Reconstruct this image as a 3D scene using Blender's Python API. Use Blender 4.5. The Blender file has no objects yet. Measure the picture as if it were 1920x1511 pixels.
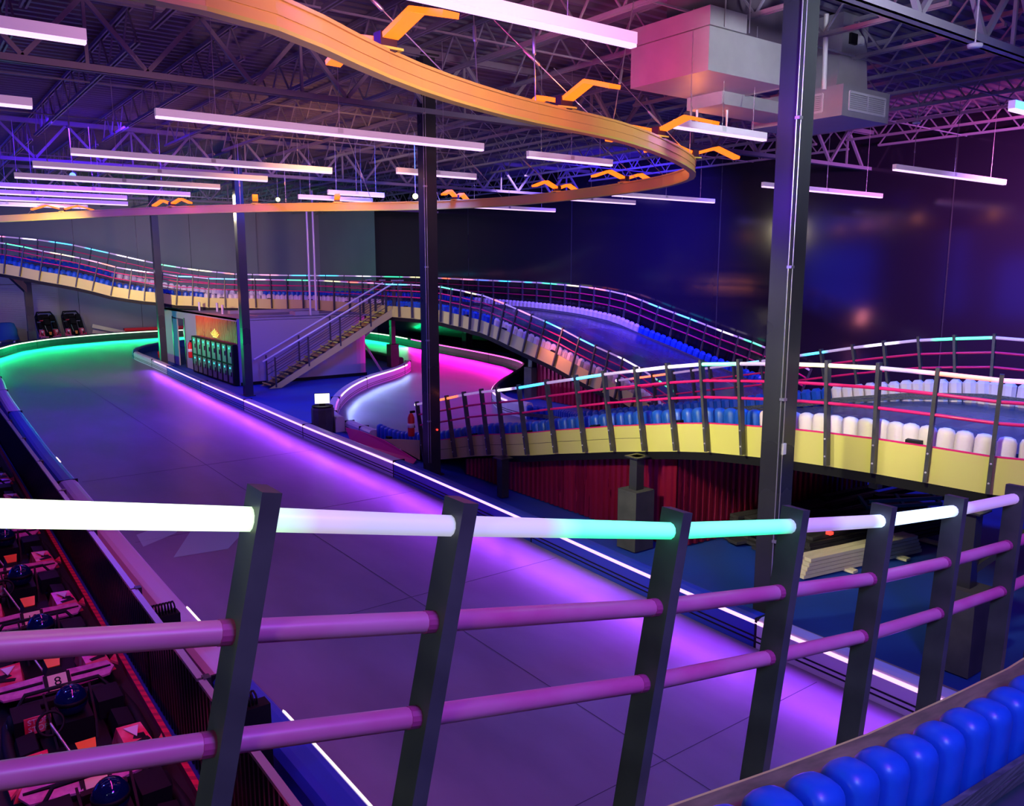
import bpy, bmesh, math, random
from mathutils import Vector, Matrix
from mathutils.geometry import tessellate_polygon
random.seed(7)
SC = bpy.context.scene
COL = SC.collection
PI = math.pi
V = Vector

# ------------------------------------------------------------------ camera
cam_data = bpy.data.cameras.new('camera')
cam = bpy.data.objects.new('camera', cam_data)
COL.objects.link(cam)
cam_data.sensor_width = 36.0
cam_data.lens = 28.8
cam_data.clip_start = 0.05
cam_data.clip_end = 300
_p = math.atan2(255, 1536)
_a = math.radians(53.31436)
_h = V((math.cos(_a), math.sin(_a), 0))
_r = V((math.sin(_a), -math.cos(_a), 0))
_f = _h * math.cos(_p) + V((0, 0, -math.sin(_p)))
_u = _h * math.sin(_p) + V((0, 0, math.cos(_p)))
cam.matrix_world = Matrix(((_r.x, _u.x, -_f.x, 0), (_r.y, _u.y, -_f.y, 0), (_r.z, _u.z, -_f.z, 4.4), (0, 0, 0, 1)))
SC.camera = cam

# ------------------------------------------------------------------ world and exposure
world = bpy.data.worlds.new('world')
SC.world = world
world.use_nodes = True
bg = world.node_tree.nodes['Background']
bg.inputs[0].default_value = (0.30, 0.20, 0.85, 1)
bg.inputs[1].default_value = 0.07
SC.view_settings.view_transform = 'Standard'
SC.view_settings.look = 'None'
SC.view_settings.exposure = 0.0
SC.view_settings.gamma = 1.0
SC.view_settings.use_curve_mapping = False
SC.cycles.max_bounces = 5
SC.cycles.diffuse_bounces = 2
SC.cycles.glossy_bounces = 3
SC.cycles.sample_clamp_indirect = 4.0
SC.cycles.caustics_reflective = False
SC.cycles.caustics_refractive = False

def area(name, loc, target, sx, sy, energy, color, spread=PI):
    l = bpy.data.lights.new(name, 'AREA')
    l.shape = 'RECTANGLE'; l.size = sx; l.size_y = sy
    l.energy = energy; l.color = color; l.spread = spread
    o = bpy.data.objects.new(name, l)
    COL.objects.link(o)
    d = (V(target) - V(loc)).normalized()
    o.location = loc
    # long side (local X) horizontal and square to the aim
    z = -d
    if abs(z.z) > 0.999: x = V((1, 0, 0))
    else: x = V((0, 0, 1)).cross(z).normalized()
    y = z.cross(x)
    o.matrix_world = Matrix(((x.x, y.x, z.x, loc[0]), (x.y, y.y, z.y, loc[1]), (x.z, y.z, z.z, loc[2]), (0, 0, 0, 1)))
    return o

PURPLE = (0.45, 0.12, 1.0); GREEN = (0.02, 1.0, 0.28); MAGENTA = (1.0, 0.05, 0.75); ICE = (0.50, 0.62, 1.0)
BLUE = (0.03, 0.08, 1.0); RED = (1.0, 0.04, 0.12); VIOLET = (0.40, 0.22, 1.0); PINK = (1.0, 0.15, 0.55)
def strip_lights(name, pts, side, energy_m, color, z=0.30, off=0.20, down=0.62):
    """LED tape under the lip of a kerb: one long thin lamp per stretch, facing the track and down"""
    for a, b in zip(pts[:-1], pts[1:]):
        a = V((a[0], a[1], 0)); b = V((b[0], b[1], 0))
        t = (b - a); L = t.length; t.normalize()
        n = V((-t.y, t.x, 0)) * side
        m = (a + b) / 2 + n * off; m.z = z
        area(name, m, m + n + V((0, 0, -down)), L * 0.98, 0.03, energy_m * L, color)
strip_lights('kerb_led_lamp', [(7.6, 2.5), (7.64, 5.4), (7.85, 10.4), (8.05, 15), (8.1, 20), (8.3, 24.7), (8.5, 31), (8.75, 37.5)], 1, 11, (0.36, 0.05, 1.0), down=.45, z=.34)
strip_lights('kerb_led_lamp_green', [(3.0, 45.6), (3.9, 47.6), (4.9, 50.2), (6.9, 52.5), (10, 54), (13, 54.6), (16, 54.2), (19.5, 52), (22, 49), (23, 46.3), (23.1, 43.2), (22.75, 40)], -1, 24, (0.0, 1.0, 0.30), down=.36)
strip_lights('kerb_led_lamp_magenta', [(22.7, 39.7), (22.3, 36.5), (21.9, 31.9), (21.5, 29.3), (20.8, 27.4)], -1, 42, (1.0, 0.01, 0.60), down=.28)
strip_lights('kerb_led_lamp_ice', [(16.7, 29.9), (15.5, 28.6), (13.7, 27.1), (12.2, 25.5), (11.0, 23.8), (9.9, 21.4)], 1, 6, (0.34, 0.48, 1.0), down=.4)

# added fill lights, no fixtures, aimed to colour and brighten chosen surfaces
area('blue_fill', (-4, 30, 7.2), (8, 50, 2.0), 1.5, 1.5, 520, (0.06, 0.06, 1.0), 2.4)
area('blue_fill', (12.4, 4.6, 7.3), (11.6, 5.0, 0), 1.0, 1.0, 260, (0.01, 0.15, 1.0), 1.9)
area('blue_fill', (0.6, 8.6, 6.6), (8.1, 5.7, 5.4), 0.4, 0.8, 46, (0.16, 0.03, 1.0), 0.7)
area('blue_fill', (12.6, 19, 7.6), (12.5, 27, 0), 1.2, 1.2, 300, (0.02, 0.08, 1.0), 1.9)
area('blue_fill', (21.5, 17, 7.4), (21, 18, 1), 1.0, 1.0, 90, (0.02, 0.05, 1.0), 1.6)
area('violet_fill', (20.5, 27, 7.8), (22.5, 29, 2), 1.6, 1.6, 110, (0.60, 0.40, 0.85), 2.2)
area('blue_fill', (20, 20, 7.4), (25, 26, 3.0), 2.5, 0.6, 950, (0.05, 0.02, 1.0), 1.9)
area('wall_fill', (20.5, 4, 6.8), (25, 9, 2.2), 2.0, 1.0, 1700, (0.42, 0.20, 0.80), 2.1)  # added to put a violet glow on the black wall
area('wall_fill', (20.5, 7, 7.0), (25, 11, 5.2), 1.0, 0.6, 260, (0.80, 0.06, 0.22), 1.9)
area('blue_fill', (2.3, -2.2, 7.0), (3.2, 1.3, 2.6), 0.8, 0.8, 58, (0.20, 0.46, 1.0), 1.8)
area('violet_fill', (3.0, -1.5, 7.6), (4.8, 5, 0), 1.6, 1.6, 290, (0.36, 0.015, 0.78))
area('violet_fill', (4.5, 24, 7.9), (5, 27, 0), 2.0, 2.0, 560, (0.09, 0.015, 1.0))
area('red_fill', (1.50, 6.5, 3.6), (0.5, 6.5, 0), 4.0, 0.2, 30, (1.0, 0.05, 0.34), 2.2)
area('red_fill', (1.50, 12.5, 3.6), (0.5, 12.5, 0), 5.0, 0.2, 24, (1.0, 0.05, 0.34), 2.2)
area('pit_blue_fill', (-2.0, 9, 6.5), (1.0, 8.5, 0.4), 0.5, 0.5, 26, (0.05, 0.15, 1.0), 1.2)
area('magenta_fill', (4.2, 9.2, 5.2), (9.6, 9.1, 7.3), 0.5, 0.5, 40, (1.0, 0.03, 0.30), 1.2)
area('panel_fill', (4.4, 3.2, 5.4), (9.3, 4.9, 2.7), 0.3, 0.3, 30, (1.0, 0.97, 0.50), 0.95)  # added to brighten the yellow panels
area('white_fill', (6.0, 0.5, 6.2), (10.6, 8.2, 7.4), 0.5, 0.5, 60, (0.85, 0.92, 1.0), 0.9)  # added to brighten the front of the large duct
area('panel_fill', (3.2, 8.0, 4.9), (9.1, 8.2, 2.4), 0.4, 0.4, 68, (1.0, 0.97, 0.52), 1.15)
area('panel_fill', (9.0, 28.6, 6.4), (15.8, 23.5, 2.6), 0.8, 0.8, 120, (1.0, 0.85, 0.55), 1.9)
area('panel_fill', (2.0, 27, 5.0), (7.5, 37.5, 3.6), 0.5, 0.5, 170, (1.0, 0.72, 0.40), 1.0)
area('post_fill', (-3.0, 0.2, 4.9), (2.5, 1.6, 3.4), 0.5, 0.5, 13, (0.80, 1.0, 0.72), 1.8)  # added neutral light for the left faces of the near posts
area('ring_fill', (3.0, 1.0, 4.9), (4.6, 7.2, 6.4), 0.3, 0.3, 60, (1.0, 0.50, 0.58), 1.1)  # added to brighten the ring from below
area('ring_fill', (6.5, 12.5, 4.9), (9.5, 22, 6.2), 0.4, 0.4, 85, (1.0, 0.42, 0.14), 0.85)
area('grey_wall_fill', (14, 42, 6.4), (14, 57, 4.5), 6.0, 0.8, 170, (0.50, 0.34, 0.74), 1.9)  # added to lift the grey back wall

# ------------------------------------------------------------------ materials
def mat(name, base, rough=0.5, metal=0.0, spec=0.5, emit=None, es=0.0, noise=None, bump=None, trans=0.0):
    m = bpy.data.materials.new(name); m.use_nodes = True
    nt = m.node_tree; b = nt.nodes['Principled BSDF']
    b.inputs['Base Color'].default_value = (*base, 1)
    b.inputs['Roughness'].default_value = rough
    b.inputs['Metallic'].default_value = metal
    b.inputs['Specular IOR Level'].default_value = spec
    if emit:
        b.inputs['Emission Color'].default_value = (*emit, 1); b.inputs['Emission Strength'].default_value = es
    if noise or bump:
        tc = nt.nodes.new('ShaderNodeTexCoord')
    if noise:                    # (scale, colour2, detail, stretch)
        mp = nt.nodes.new('ShaderNodeMapping'); mp.inputs['Scale'].default_value = noise[3] if len(noise) > 3 else (1, 1, 1)
        nz = nt.nodes.new('ShaderNodeTexNoise'); nz.inputs['Scale'].default_value = noise[0]; nz.inputs['Detail'].default_value = noise[2]
        rp = nt.nodes.new('ShaderNodeValToRGB')
        rp.color_ramp.elements[0].position = 0.35; rp.color_ramp.elements[1].position = 0.68
        rp.color_ramp.elements[0].color = (*base, 1); rp.color_ramp.elements[1].color = (*noise[1], 1)
        nt.links.new(tc.outputs['Object'], mp.inputs[0]); nt.links.new(mp.outputs[0], nz.inputs['Vector'])
        nt.links.new(nz.outputs['Fac'], rp.inputs[0]); nt.links.new(rp.outputs[0], b.inputs['Base Color'])
        mr = nt.nodes.new('ShaderNodeMapRange'); mr.inputs[3].default_value = max(rough - .12, .03); mr.inputs[4].default_value = min(rough + .15, 1)
        nt.links.new(nz.outputs['Fac'], mr.inputs[0]); nt.links.new(mr.outputs[0], b.inputs['Roughness'])
    if bump:                     # (scale, strength, distance)
        n2 = nt.nodes.new('ShaderNodeTexNoise'); n2.inputs['Scale'].default_value = bump[0]; n2.inputs['Detail'].default_value = 4
        bp = nt.nodes.new('ShaderNodeBump'); bp.inputs['Strength'].default_value = bump[1]; bp.inputs['Distance'].default_value = bump[2]
        nt.links.new(tc.outputs['Object'], n2.inputs['Vector']); nt.links.new(n2.outputs['Fac'], bp.inputs['Height']); nt.links.new(bp.outputs[0], b.inputs['Normal'])
    return m

M = {}
M['track'] = mat('track_concrete', (0.18, 0.145, 0.235), 0.38, noise=(1.1, (0.28, 0.23, 0.34), 7, (1, .35, 1)), bump=(3.0, .12, .02))
M['deckfloor'] = mat('deck_surface', (0.05, 0.05, 0.09), 0.24, noise=(1.5, (0.09, 0.09, 0.15), 5, (1, .3, 1)))
M['bluefloor'] = mat('blue_floor_paint', (0.012, 0.055, 0.42), 0.55, noise=(.8, (0.016, 0.075, 0.55), 4))
M['pitfloor'] = mat('dark_pit_floor', (0.01, 0.01, 0.012), 0.5)
M['deck'] = mat('roof_deck', (0.17, 0.145, 0.22), 0.6)
M['steel'] = mat('painted_roof_steel', (0.30, 0.27, 0.36), 0.5)
M['column'] = mat('column_paint', (0.030, 0.032, 0.042), 0.28, noise=(.7, (0.050, 0.055, 0.060), 4))
M['conduit'] = mat('galvanised_conduit', (0.7, 0.7, 0.75), 0.3, .8)
M['wallgrey'] = mat('grey_block_wall', (0.27, 0.26, 0.32), 0.7, noise=(.25, (0.32, 0.31, 0.37), 3))
M['wallblack'] = mat('gloss_black_wall', (0.014, 0.010, 0.024), 0.12, spec=.5, bump=(.5, .05, .05))
M['post'] = mat('charcoal_post', (0.050, 0.050, 0.058), 0.42, noise=(6, (0.075, 0.075, 0.085), 4))
M['yellow'] = mat('yellow_panel', (0.74, 0.68, 0.20), 0.38, noise=(.6, (0.66, 0.61, 0.20), 3))
M['yellowedge'] = mat('yellow_nosing', (0.75, 0.8, 0.1), 0.45)
M['magenta'] = mat('magenta_panel', (0.80, 0.01, 0.22), 0.4)
M['rail'] = mat('hot_pink_rail', (0.62, 0.09, 0.32), 0.34, noise=(5, (0.66, 0.22, 0.44), 6, (.6, 1, 1)))
M['railred'] = mat('crimson_pink_rail', (0.85, 0.015, 0.20), 0.33)
M['jugblue'] = mat('blue_plastic', (0.008, 0.080, 0.60), 0.34, noise=(9, (0.010, 0.10, 0.68), 4), bump=(18, .15, .004))
M['jugwhite'] = mat('white_plastic', (0.80, 0.70, 0.80), 0.42, noise=(4, (0.88, 0.80, 0.84), 3))
M['board'] = mat('weathered_board', (0.04, 0.045, 0.06), 0.6, noise=(5, (0.14, 0.15, 0.19), 8, (.4, 6, 14)), bump=(30, .5, .004))
M['cap'] = mat('plywood_cap', (0.12, 0.105, 0.06), 0.6, noise=(6, (0.28, 0.23, 0.14), 7, (.6, 3, 3)), bump=(20, .3, .003))
M['curbwhite'] = mat('white_barrier_plastic', (0.74, 0.66, 0.78), 0.35)
M['curbblue'] = mat('blue_barrier_plastic', (0.02, 0.06, 0.50), 0.32)
M['curbblack'] = mat('black_barrier_plastic', (0.03, 0.032, 0.045), 0.4)
M['rubber'] = mat('black_rubber', (0.008, 0.008, 0.011), 0.6, spec=.3)
M['collar'] = mat('plum_rail_collar', (0.40, 0.04, 0.20), 0.45)
M['black'] = mat('matt_black', (0.005, 0.005, 0.008), 0.6, spec=.25)
M['concrete'] = mat('concrete_sleeve', (0.055, 0.058, 0.065), 0.7, noise=(4, (0.085, 0.088, 0.095), 5))
M['corr'] = mat('crimson_corrugated_metal', (0.30, 0.008, 0.06), 0.28, .6, noise=(2, (0.50, 0.02, 0.09), 5, (1, 1, .12)))
M['copper'] = mat('copper_red_corrugated_metal', (0.75, 0.03, 0.02), 0.28, .5, noise=(1.2, (0.9, .16, .04), 4, (1, 1, .3)))
M['ribs'] = mat('dark_ribbed_metal', (0.010, 0.012, 0.030), 0.35)
M['silver'] = mat('brushed_silver', (0.6, 0.58, 0.65), 0.3, .8)
M['duct'] = mat('galvanised_duct', (0.52, 0.50, 0.55), 0.42, .35, noise=(3, (0.58, 0.56, 0.6), 4))
M['duct2'] = mat('dark_wrapped_duct', (0.12, 0.09, 0.13), 0.6)
M['grille'] = mat('white_grille', (0.8, 0.78, 0.82), 0.4)
M['lampbody'] = mat('glowing_lamp_housing', (0.85, 0.80, 0.88), 0.45, emit=(.46, .30, .54), es=.40)  # weak emission put in so the housing sides look bright
M['ring'] = mat('amber_ring_track', (1.0, 0.60, 0.16), 0.33, noise=(1.5, (1.0, 0.68, 0.14), 3))
M['ring2'] = mat('yellow_ring_edge', (0.85, 0.80, 0.12), 0.4)
M['bracket'] = mat('purple_black_bracket', (0.05, 0.02, 0.04), 0.4)
M['building'] = mat('lavender_grey_paint', (0.40, 0.37, 0.46), 0.6)
M['door'] = mat('doorway_shade', (0.03, 0.03, 0.04), 0.6)
M['locker'] = mat('locker_door_grey', (0.22, 0.24, 0.27), 0.35, .3)
M['red'] = mat('signal_red', (0.75, 0.02, 0.03), 0.35)
M['redgloss'] = mat('glossy_red_bodywork', (0.85, 0.03, 0.09), 0.2, noise=(7, (0.95, 0.22, 0.30), 2))
M['pinkgloss'] = mat('pink_striped_bodywork', (0.75, 0.25, 0.50), 0.3, noise=(12, (0.55, 0.10, 0.35), 3))
M['orange'] = mat('orange_bodywork', (0.95, 0.28, 0.03), 0.25)
M['plate'] = mat('cream_plate', (0.80, 0.72, 0.45), 0.4)
M['white'] = mat('white_paint', (0.8, 0.78, 0.82), 0.4)
M['helmet'] = mat('glossy_midnight_blue', (0.003, 0.010, 0.10), 0.06, .4, spec=1.0)
M['handrail'] = mat('pale_handrail', (0.75, 0.70, 0.85), 0.3, .2)
M['cloth'] = mat('blue_cover_cloth', (0.03, 0.16, 0.55), 0.8)
M['cream'] = mat('cream_timber', (0.72, 0.64, 0.48), 0.6, noise=(5, (0.8, 0.72, 0.58), 5, (.3, 3, 3)))
M['timberdark'] = mat('dark_stained_timber', (0.02, 0.02, 0.026), 0.5, noise=(4, (0.06, 0.055, 0.07), 6, (.4, 4, 4)))
M['trolley'] = mat('teal_blue_steel', (0.02, 0.18, 0.35), 0.4)
M['shutter'] = mat('shutter_slat', (0.42, 0.42, 0.5), 0.5)
def glow(name, c, s): return mat(name, (0.02, 0.02, 0.02), .4, emit=c, es=s)
M['bar'] = glow('violet_white_diffuser', (0.86, 0.52, 1.0), 1.7)
M['chev'] = glow('orange_wing_light', (1.0, 0.14, 0.005), 2.3)
M['led_purple'] = glow('led_violet', (1.0, 0.50, 1.0), 1.7)
M['led_green'] = glow('led_green', (0.65, 1.0, 0.62), 2.6)
M['led_magenta'] = glow('led_magenta', (1.0, 0.10, 0.62), 2.4)
M['led_ice'] = glow('led_warm_white', (1.0, 0.80, 0.82), 1.5)
M['led_red'] = glow('led_red_dot', (1, .03, .02), 3)
M['led_cyan'] = glow('led_cyan_dot', (.05, .9, 1), 1.6)
M['screen'] = glow('lit_screen', (1, 1, .92), 1.6)
M['crown'] = glow('lit_yellow_mark', (1, .85, .15), 1.3)
M['winblue'] = glow('blue_window_film', (0.015, 0.03, 1.0), 5.0); M['joint'] = mat('joint_dark_concrete', (0.07, 0.055, 0.09), .6); M['ledge'] = mat('bare_concrete_margin', (0.28, .24, .30), .6)
M['spot'] = glow('spot_lamp', (1, .92, .45), 3); M['spotblue'] = glow('blue_spot_lamp', (.1, .2, 1), 4)
def tube_mat():
    m = bpy.data.materials.new('led_diffuser_tube'); m.use_nodes = True
    nt = m.node_tree; b = nt.nodes['Principled BSDF']
    b.inputs['Base Color'].default_value = (0.70, 0.62, 0.75, 1); b.inputs['Roughness'].default_value = 0.35
    at = nt.nodes.new('ShaderNodeAttribute'); at.attribute_name = 'led'
    nt.links.new(at.outputs['Color'], b.inputs['Emission Color']); b.inputs['Emission Strength'].default_value = 1.0
    return m
M['tube'] = tube_mat()
# LED pixel colours by number: 0 unlit with a weak lavender emission standing in for room light, 1 white, 2 green, 3 cyan, 4 blue, 5 yellow, 6 red, 7 pink, 8 pale, 9 bright pale green, 10 soft green, 11 soft white, 12 icy white
LED = [(.26, .15, .36), (1.5, 1.25, 1.7), (.03, 1.35, .55), (.05, 1.0, 1.9), (.15, .3, 2.0), (1.45, 1.3, .55),
       (2.0, .32, .06), (1.5, .42, .75), (.5, .42, .55), (1.9, 2.6, 1.45), (.62, 1.0, .66), (.42, .42, .55), (1.1, 1.7, 2.6)]

# ------------------------------------------------------------------ mesh builder
ORG = {}
class MB:
    def __init__(s): s.v = []; s.f = []; s.m = []; s.sm = []
    def add(s, vs, fs, mi=0, smooth=False):
        k = len(s.v); s.v += [tuple(p) for p in vs]
        for f in fs: s.f.append(tuple(i + k for i in f)); s.m.append(mi); s.sm.append(smooth)
    def box(s, c, size, ax=None, mi=0):
        x, y, z = ax if ax else (V((1, 0, 0)), V((0, 1, 0)), V((0, 0, 1)))
        c = V(c); hx, hy, hz = size[0] / 2, size[1] / 2, size[2] / 2
        vs = [c + x * (a * hx) + y * (b * hy) + z * (d * hz) for d in (-1, 1) for b in (-1, 1) for a in (-1, 1)]
        s.add(vs, [(0, 2, 3, 1), (4, 5, 7, 6), (0, 1, 5, 4), (2, 6, 7, 3), (0, 4, 6, 2), (1, 3, 7, 5)], mi)
    def bb(s, x0, x1, y0, y1, z0, z1, mi=0): s.box(((x0 + x1) / 2, (y0 + y1) / 2, (z0 + z1) / 2), (x1 - x0, y1 - y0, z1 - z0), None, mi)
    def bar(s, a, b, w, h, mi=0, up=V((0, 0, 1))):
        a = V(a); b = V(b); t = b - a; L = t.length
        if L < 1e-6: return
        t.normalize(); n = up.cross(t)
        if n.length < 1e-3: n = V((1, 0, 0)).cross(t)
        n.normalize(); u = t.cross(n)
        s.box((a + b) / 2, (L, w, h), (t, n, u), mi)
    def sweep(s, fr, prof, closed=True, cap=True, mi=0, smooth=False, loop=False):
        n = len(prof); vs = []
        for (p, t, nn, u) in fr:
            for (a, b) in prof: vs.append(p + nn * a + u * b)
        fs = []; R = len(fr)
        for i in range(R if loop else R - 1):
            j = (i + 1) % R
            for k in range(n if closed else n - 1):
                l = (k + 1) % n
                fs.append((i * n + k, i * n + l, j * n + l, j * n + k))
        s.add(vs, fs, mi, smooth)
        if cap and not loop:
            s.add([vs[k] for k in range(n)], [tuple(range(n))[::-1]], mi)
            s.add([vs[(R - 1) * n + k] for k in range(n)], [tuple(range(n))], mi)
    def tube(s, pts, r, seg=8, mi=0, cap=True, loop=False):
        fr = frames(pts, 1, loop)
        s.sweep(fr, circ(r, seg), True, cap, mi, True, loop)
    def lathe(s, prof, c=(0, 0, 0), ax=V((0, 0, 1)), seg=16, mi=0, smooth=True):
        c = V(c); ax = V(ax).normalized(); x = ax.orthogonal().normalized(); y = ax.cross(x); vs = []
        for (r, h) in prof:
            for k in range(seg):
                a = 2 * PI * k / seg; vs.append(c + ax * h + x * (r * math.cos(a)) + y * (r * math.sin(a)))
        fs = []
        for i in range(len(prof) - 1):
            for k in range(seg):
                l = (k + 1) % seg; fs.append((i * seg + k, i * seg + l, (i + 1) * seg + l, (i + 1) * seg + k))
        fs.append(tuple(range(seg))[::-1]); fs.append(tuple((len(prof) - 1) * seg + k for k in range(seg)))
        s.add(vs, fs, mi, smooth)
    def prism(s, poly, d, mi=0):      # poly: list of 3D points, extruded by d
        n = len(poly); d = V(d); a = [V(p) for p in poly]; b = [p + d for p in a]
        s.add(a + b, [tuple(range(n))[::-1], tuple(range(n, 2 * n))] + [(k, (k + 1) % n, (k + 1) % n + n, k + n) for k in range(n)], mi)
    def mesh(s, name, mats, org=(0, 0, 0), fix=True):
        me = bpy.data.meshes.new(name); o = V(org)
        me.from_pydata([V(p) - o for p in s.v], [], s.f)
        for m in mats: me.materials.append(M[m] if isinstance(m, str) else m)
        me.polygons.foreach_set('material_index', s.m); me.polygons.foreach_set('use_smooth', s.sm)
        if fix:
            bm = bmesh.new(); bm.from_mesh(me); bmesh.ops.recalc_face_normals(bm, faces=bm.faces); bm.to_mesh(me); bm.free()
        me.update(); return me
    def obj(s, name, mats, parent=None, fix=True, org=None):
        if isinstance(mats, str): mats = [mats]
        og = V(org) if org else (ORG[parent.name] if parent is not None else V((0, 0, 0)))
        o = bpy.data.objects.new(name, s.mesh(name, mats, og, fix)); COL.objects.link(o)
        if parent is not None: o.parent = parent; ORG[o.name] = og
        else: o.location = og; ORG[o.name] = og
        return o
def circ(r, n=8): return [(r * math.cos(2 * PI * k / n), r * math.sin(2 * PI * k / n)) for k in range(n)]
def frames(pts, side=1, loop=False):
    P = [V(p) for p in pts]; n = len(P); out = []
    for i in range(n):
        if loop: t = P[(i + 1) % n] - P[i - 1]
        else: t = P[min(i + 1, n - 1)] - P[max(i - 1, 0)]
        t.normalize(); nn = V((-t.y, t.x, 0))
        if nn.length < 1e-4: nn = V((1, 0, 0))
        nn.normalize(); nn *= side
        u = t.cross(nn) * side; u = u if u.z >= 0 or abs(t.z) > .99 else -u
        out.append((P[i], t, nn, u.normalized()))
    return out
def resample(pts, step, z=None):
    P = [V(p) if len(p) == 3 else V((p[0], p[1], z or 0)) for p in pts]
    def cr(a, b, c, d, t): return 0.5 * ((2 * b) + (c - a) * t + (2 * a - 5 * b + 4 * c - d) * t * t + (3 * b - a - 3 * c + d) * t ** 3)
    fine = []
    for i in range(len(P) - 1):
        a, b, c, d = P[max(i - 1, 0)], P[i], P[i + 1], P[min(i + 2, len(P) - 1)]
        for k in range(8): fine.append(cr(a, b, c, d, k / 8))
    fine.append(P[-1])
    acc = [0]
    for a, b in zip(fine[:-1], fine[1:]): acc.append(acc[-1] + (b - a).length)
    L = acc[-1]; N = max(1, round(L / step)); out = []; j = 0
    for k in range(N + 1):
        s_ = L * k / N
        while j < len(acc) - 2 and acc[j + 1] < s_: j += 1
        q = (s_ - acc[j]) / max(acc[j + 1] - acc[j], 1e-9); out.append(fine[j].lerp(fine[j + 1], min(max(q, 0), 1)))
    return out
def empty(name, loc, label, cat, group=None, kind=None):
    o = bpy.data.objects.new(name, None); COL.objects.link(o); o.location = loc; o.empty_display_size = .2
    ORG[o.name] = V(loc); return tag(o, label, cat, group, kind)
def tag(o, label=None, cat=None, group=None, kind=None):
    if label: o['label'] = label
    if cat: o['category'] = cat
    if group: o['group'] = group
    if kind: o['kind'] = kind
    return o
def inst(name, me, parent, mtx):
    o = bpy.data.objects.new(name, me); COL.objects.link(o)
    if parent is not None: o.parent = parent; mtx = Matrix.Translation(-ORG[parent.name]) @ mtx; ORG[o.name] = V((0, 0, 0))
    o.matrix_local = mtx; return o
def mtx(p, x, y, z, s=(1, 1, 1)):
    return Matrix(((x.x * s[0], y.x * s[1], z.x * s[2], p[0]), (x.y * s[0], y.y * s[1], z.y * s[2], p[1]), (x.z * s[0], y.z * s[1], z.z * s[2], p[2]), (0, 0, 0, 1)))
def struct(o, label=None): return tag(o, label, None, None, 'structure')

# ------------------------------------------------------------------ surveyed paths (top of guard rail, metres)
T2N = [(9.13, 15.82, 1.357), (9.13, 14.56, 1.653), (9.13, 13.9, 1.815), (9.13, 13.27, 1.949), (9.13, 12.72, 2.046), (9.13, 12.04, 2.179), (9.13, 11.22, 2.362), (9.13, 10.43, 2.524), (9.13, 9.74, 2.67), (9.13, 9.02, 2.803), (9.13, 8.36, 2.926), (9.13, 7.72, 3.027), (9.13, 7.06, 3.097), (9.13, 6.38, 3.161), (9.13, 5.73, 3.202), (9.13, 5.07, 3.234), (9.24, 4.44, 3.227), (9.42, 3.85, 3.199), (9.68, 3.27, 3.2), (10.05, 2.75, 3.19)]
T2N_C = [0, 0, 0, 6, 6, 6, 6, 0, 0, 0, 0, 0, 0, 0, 0, 0, 1, 1, 1, 0, 3, 3, 3, 3, 0, 0, 0, 0, 3, 3, 3, 3, 0, 0, 0, 0, 1, 1, 1, 1, 1, 1, 1, 1, 2, 2, 2, 2, 0, 0, 0, 0, 8, 8, 5, 5, 5, 5, 5, 5, 0, 0, 0, 7, 6, 6, 6, 6, 7, 7, 7, 7, 0, 0, 0, 0]
T2F = [(13.8, 14.21, 1.696), (13.8, 13.09, 1.92), (13.8, 12.47, 2.05), (13.8, 11.93, 2.163), (13.8, 11.44, 2.268), (13.8, 10.82, 2.394), (13.8, 10.14, 2.534), (13.8, 9.46, 2.68), (13.8, 8.81, 2.82), (13.8, 8.18, 2.956), (13.83, 7.62, 3.064), (13.87, 7.03, 3.169), (13.91, 6.46, 3.233), (13.96, 5.87, 3.289), (14.15, 5.1, 3.26), (14.45, 4.45, 3.25)]
T2F_C = [0, 0, 6, 6, 6, 6, 6, 0, 0, 0, 0, 0, 0, 0, 0, 0, 0, 0, 0, 0, 0, 3, 3, 3, 0, 0, 0, 0, 0, 0, 3, 3, 3, 0, 0, 0, 0, 0, 1, 1, 1, 1, 0, 0, 0, 0, 2, 2, 2, 2, 2, 2, 0, 0, 0, 0, 0, 0, 0, 0]
T3N = [(3.26, 41.15, 5.468), (3.9, 40.78, 5.361), (4.49, 40.41, 5.23), (5.14, 40.01, 5.055), (5.75, 39.63, 4.923), (6.4, 39.22, 4.768), (7.0, 38.84, 4.59), (7.6, 38.45, 4.389), (8.16, 38.17, 4.276), (8.67, 37.91, 4.186), (9.27, 37.61, 4.117), (9.81, 37.34, 4.002), (10.37, 37.06, 3.978), (10.95, 36.77, 3.901), (11.54, 36.49, 3.884), (12.12, 36.21, 3.87), (12.69, 35.93, 3.858), (13.19, 35.36, 3.848), (13.68, 34.77, 3.84), (14.16, 34.2, 3.831), (14.64, 33.62, 3.823), (14.98, 32.8, 3.797), (15.3, 31.97, 3.77), (15.56, 31.26, 3.755), (15.59, 30.22, 3.75), (15.59, 29.32, 3.722), (15.64, 28.36, 3.727), (15.66, 27.38, 3.733), (15.67, 26.67, 3.726), (15.66, 25.97, 3.714), (15.64, 25.24, 3.694), (15.69, 24.62, 3.631), (15.74, 24.07, 3.587), (15.77, 23.46, 3.51), (15.87, 22.96, 3.449), (15.97, 22.42, 3.321), (16.05, 21.92, 3.195), (16.19, 21.44, 3.036), (16.34, 20.87, 2.849), (16.49, 20.34, 2.683), (16.65, 19.68, 2.461), (16.74, 18.98, 2.22), (16.82, 18.33, 2.019), (16.85, 17.78, 1.885), (16.88, 17.21, 1.741), (16.85, 16.43, 1.522), (16.83, 15.73, 1.263), (16.78, 14.99, 0.998)]
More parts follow.
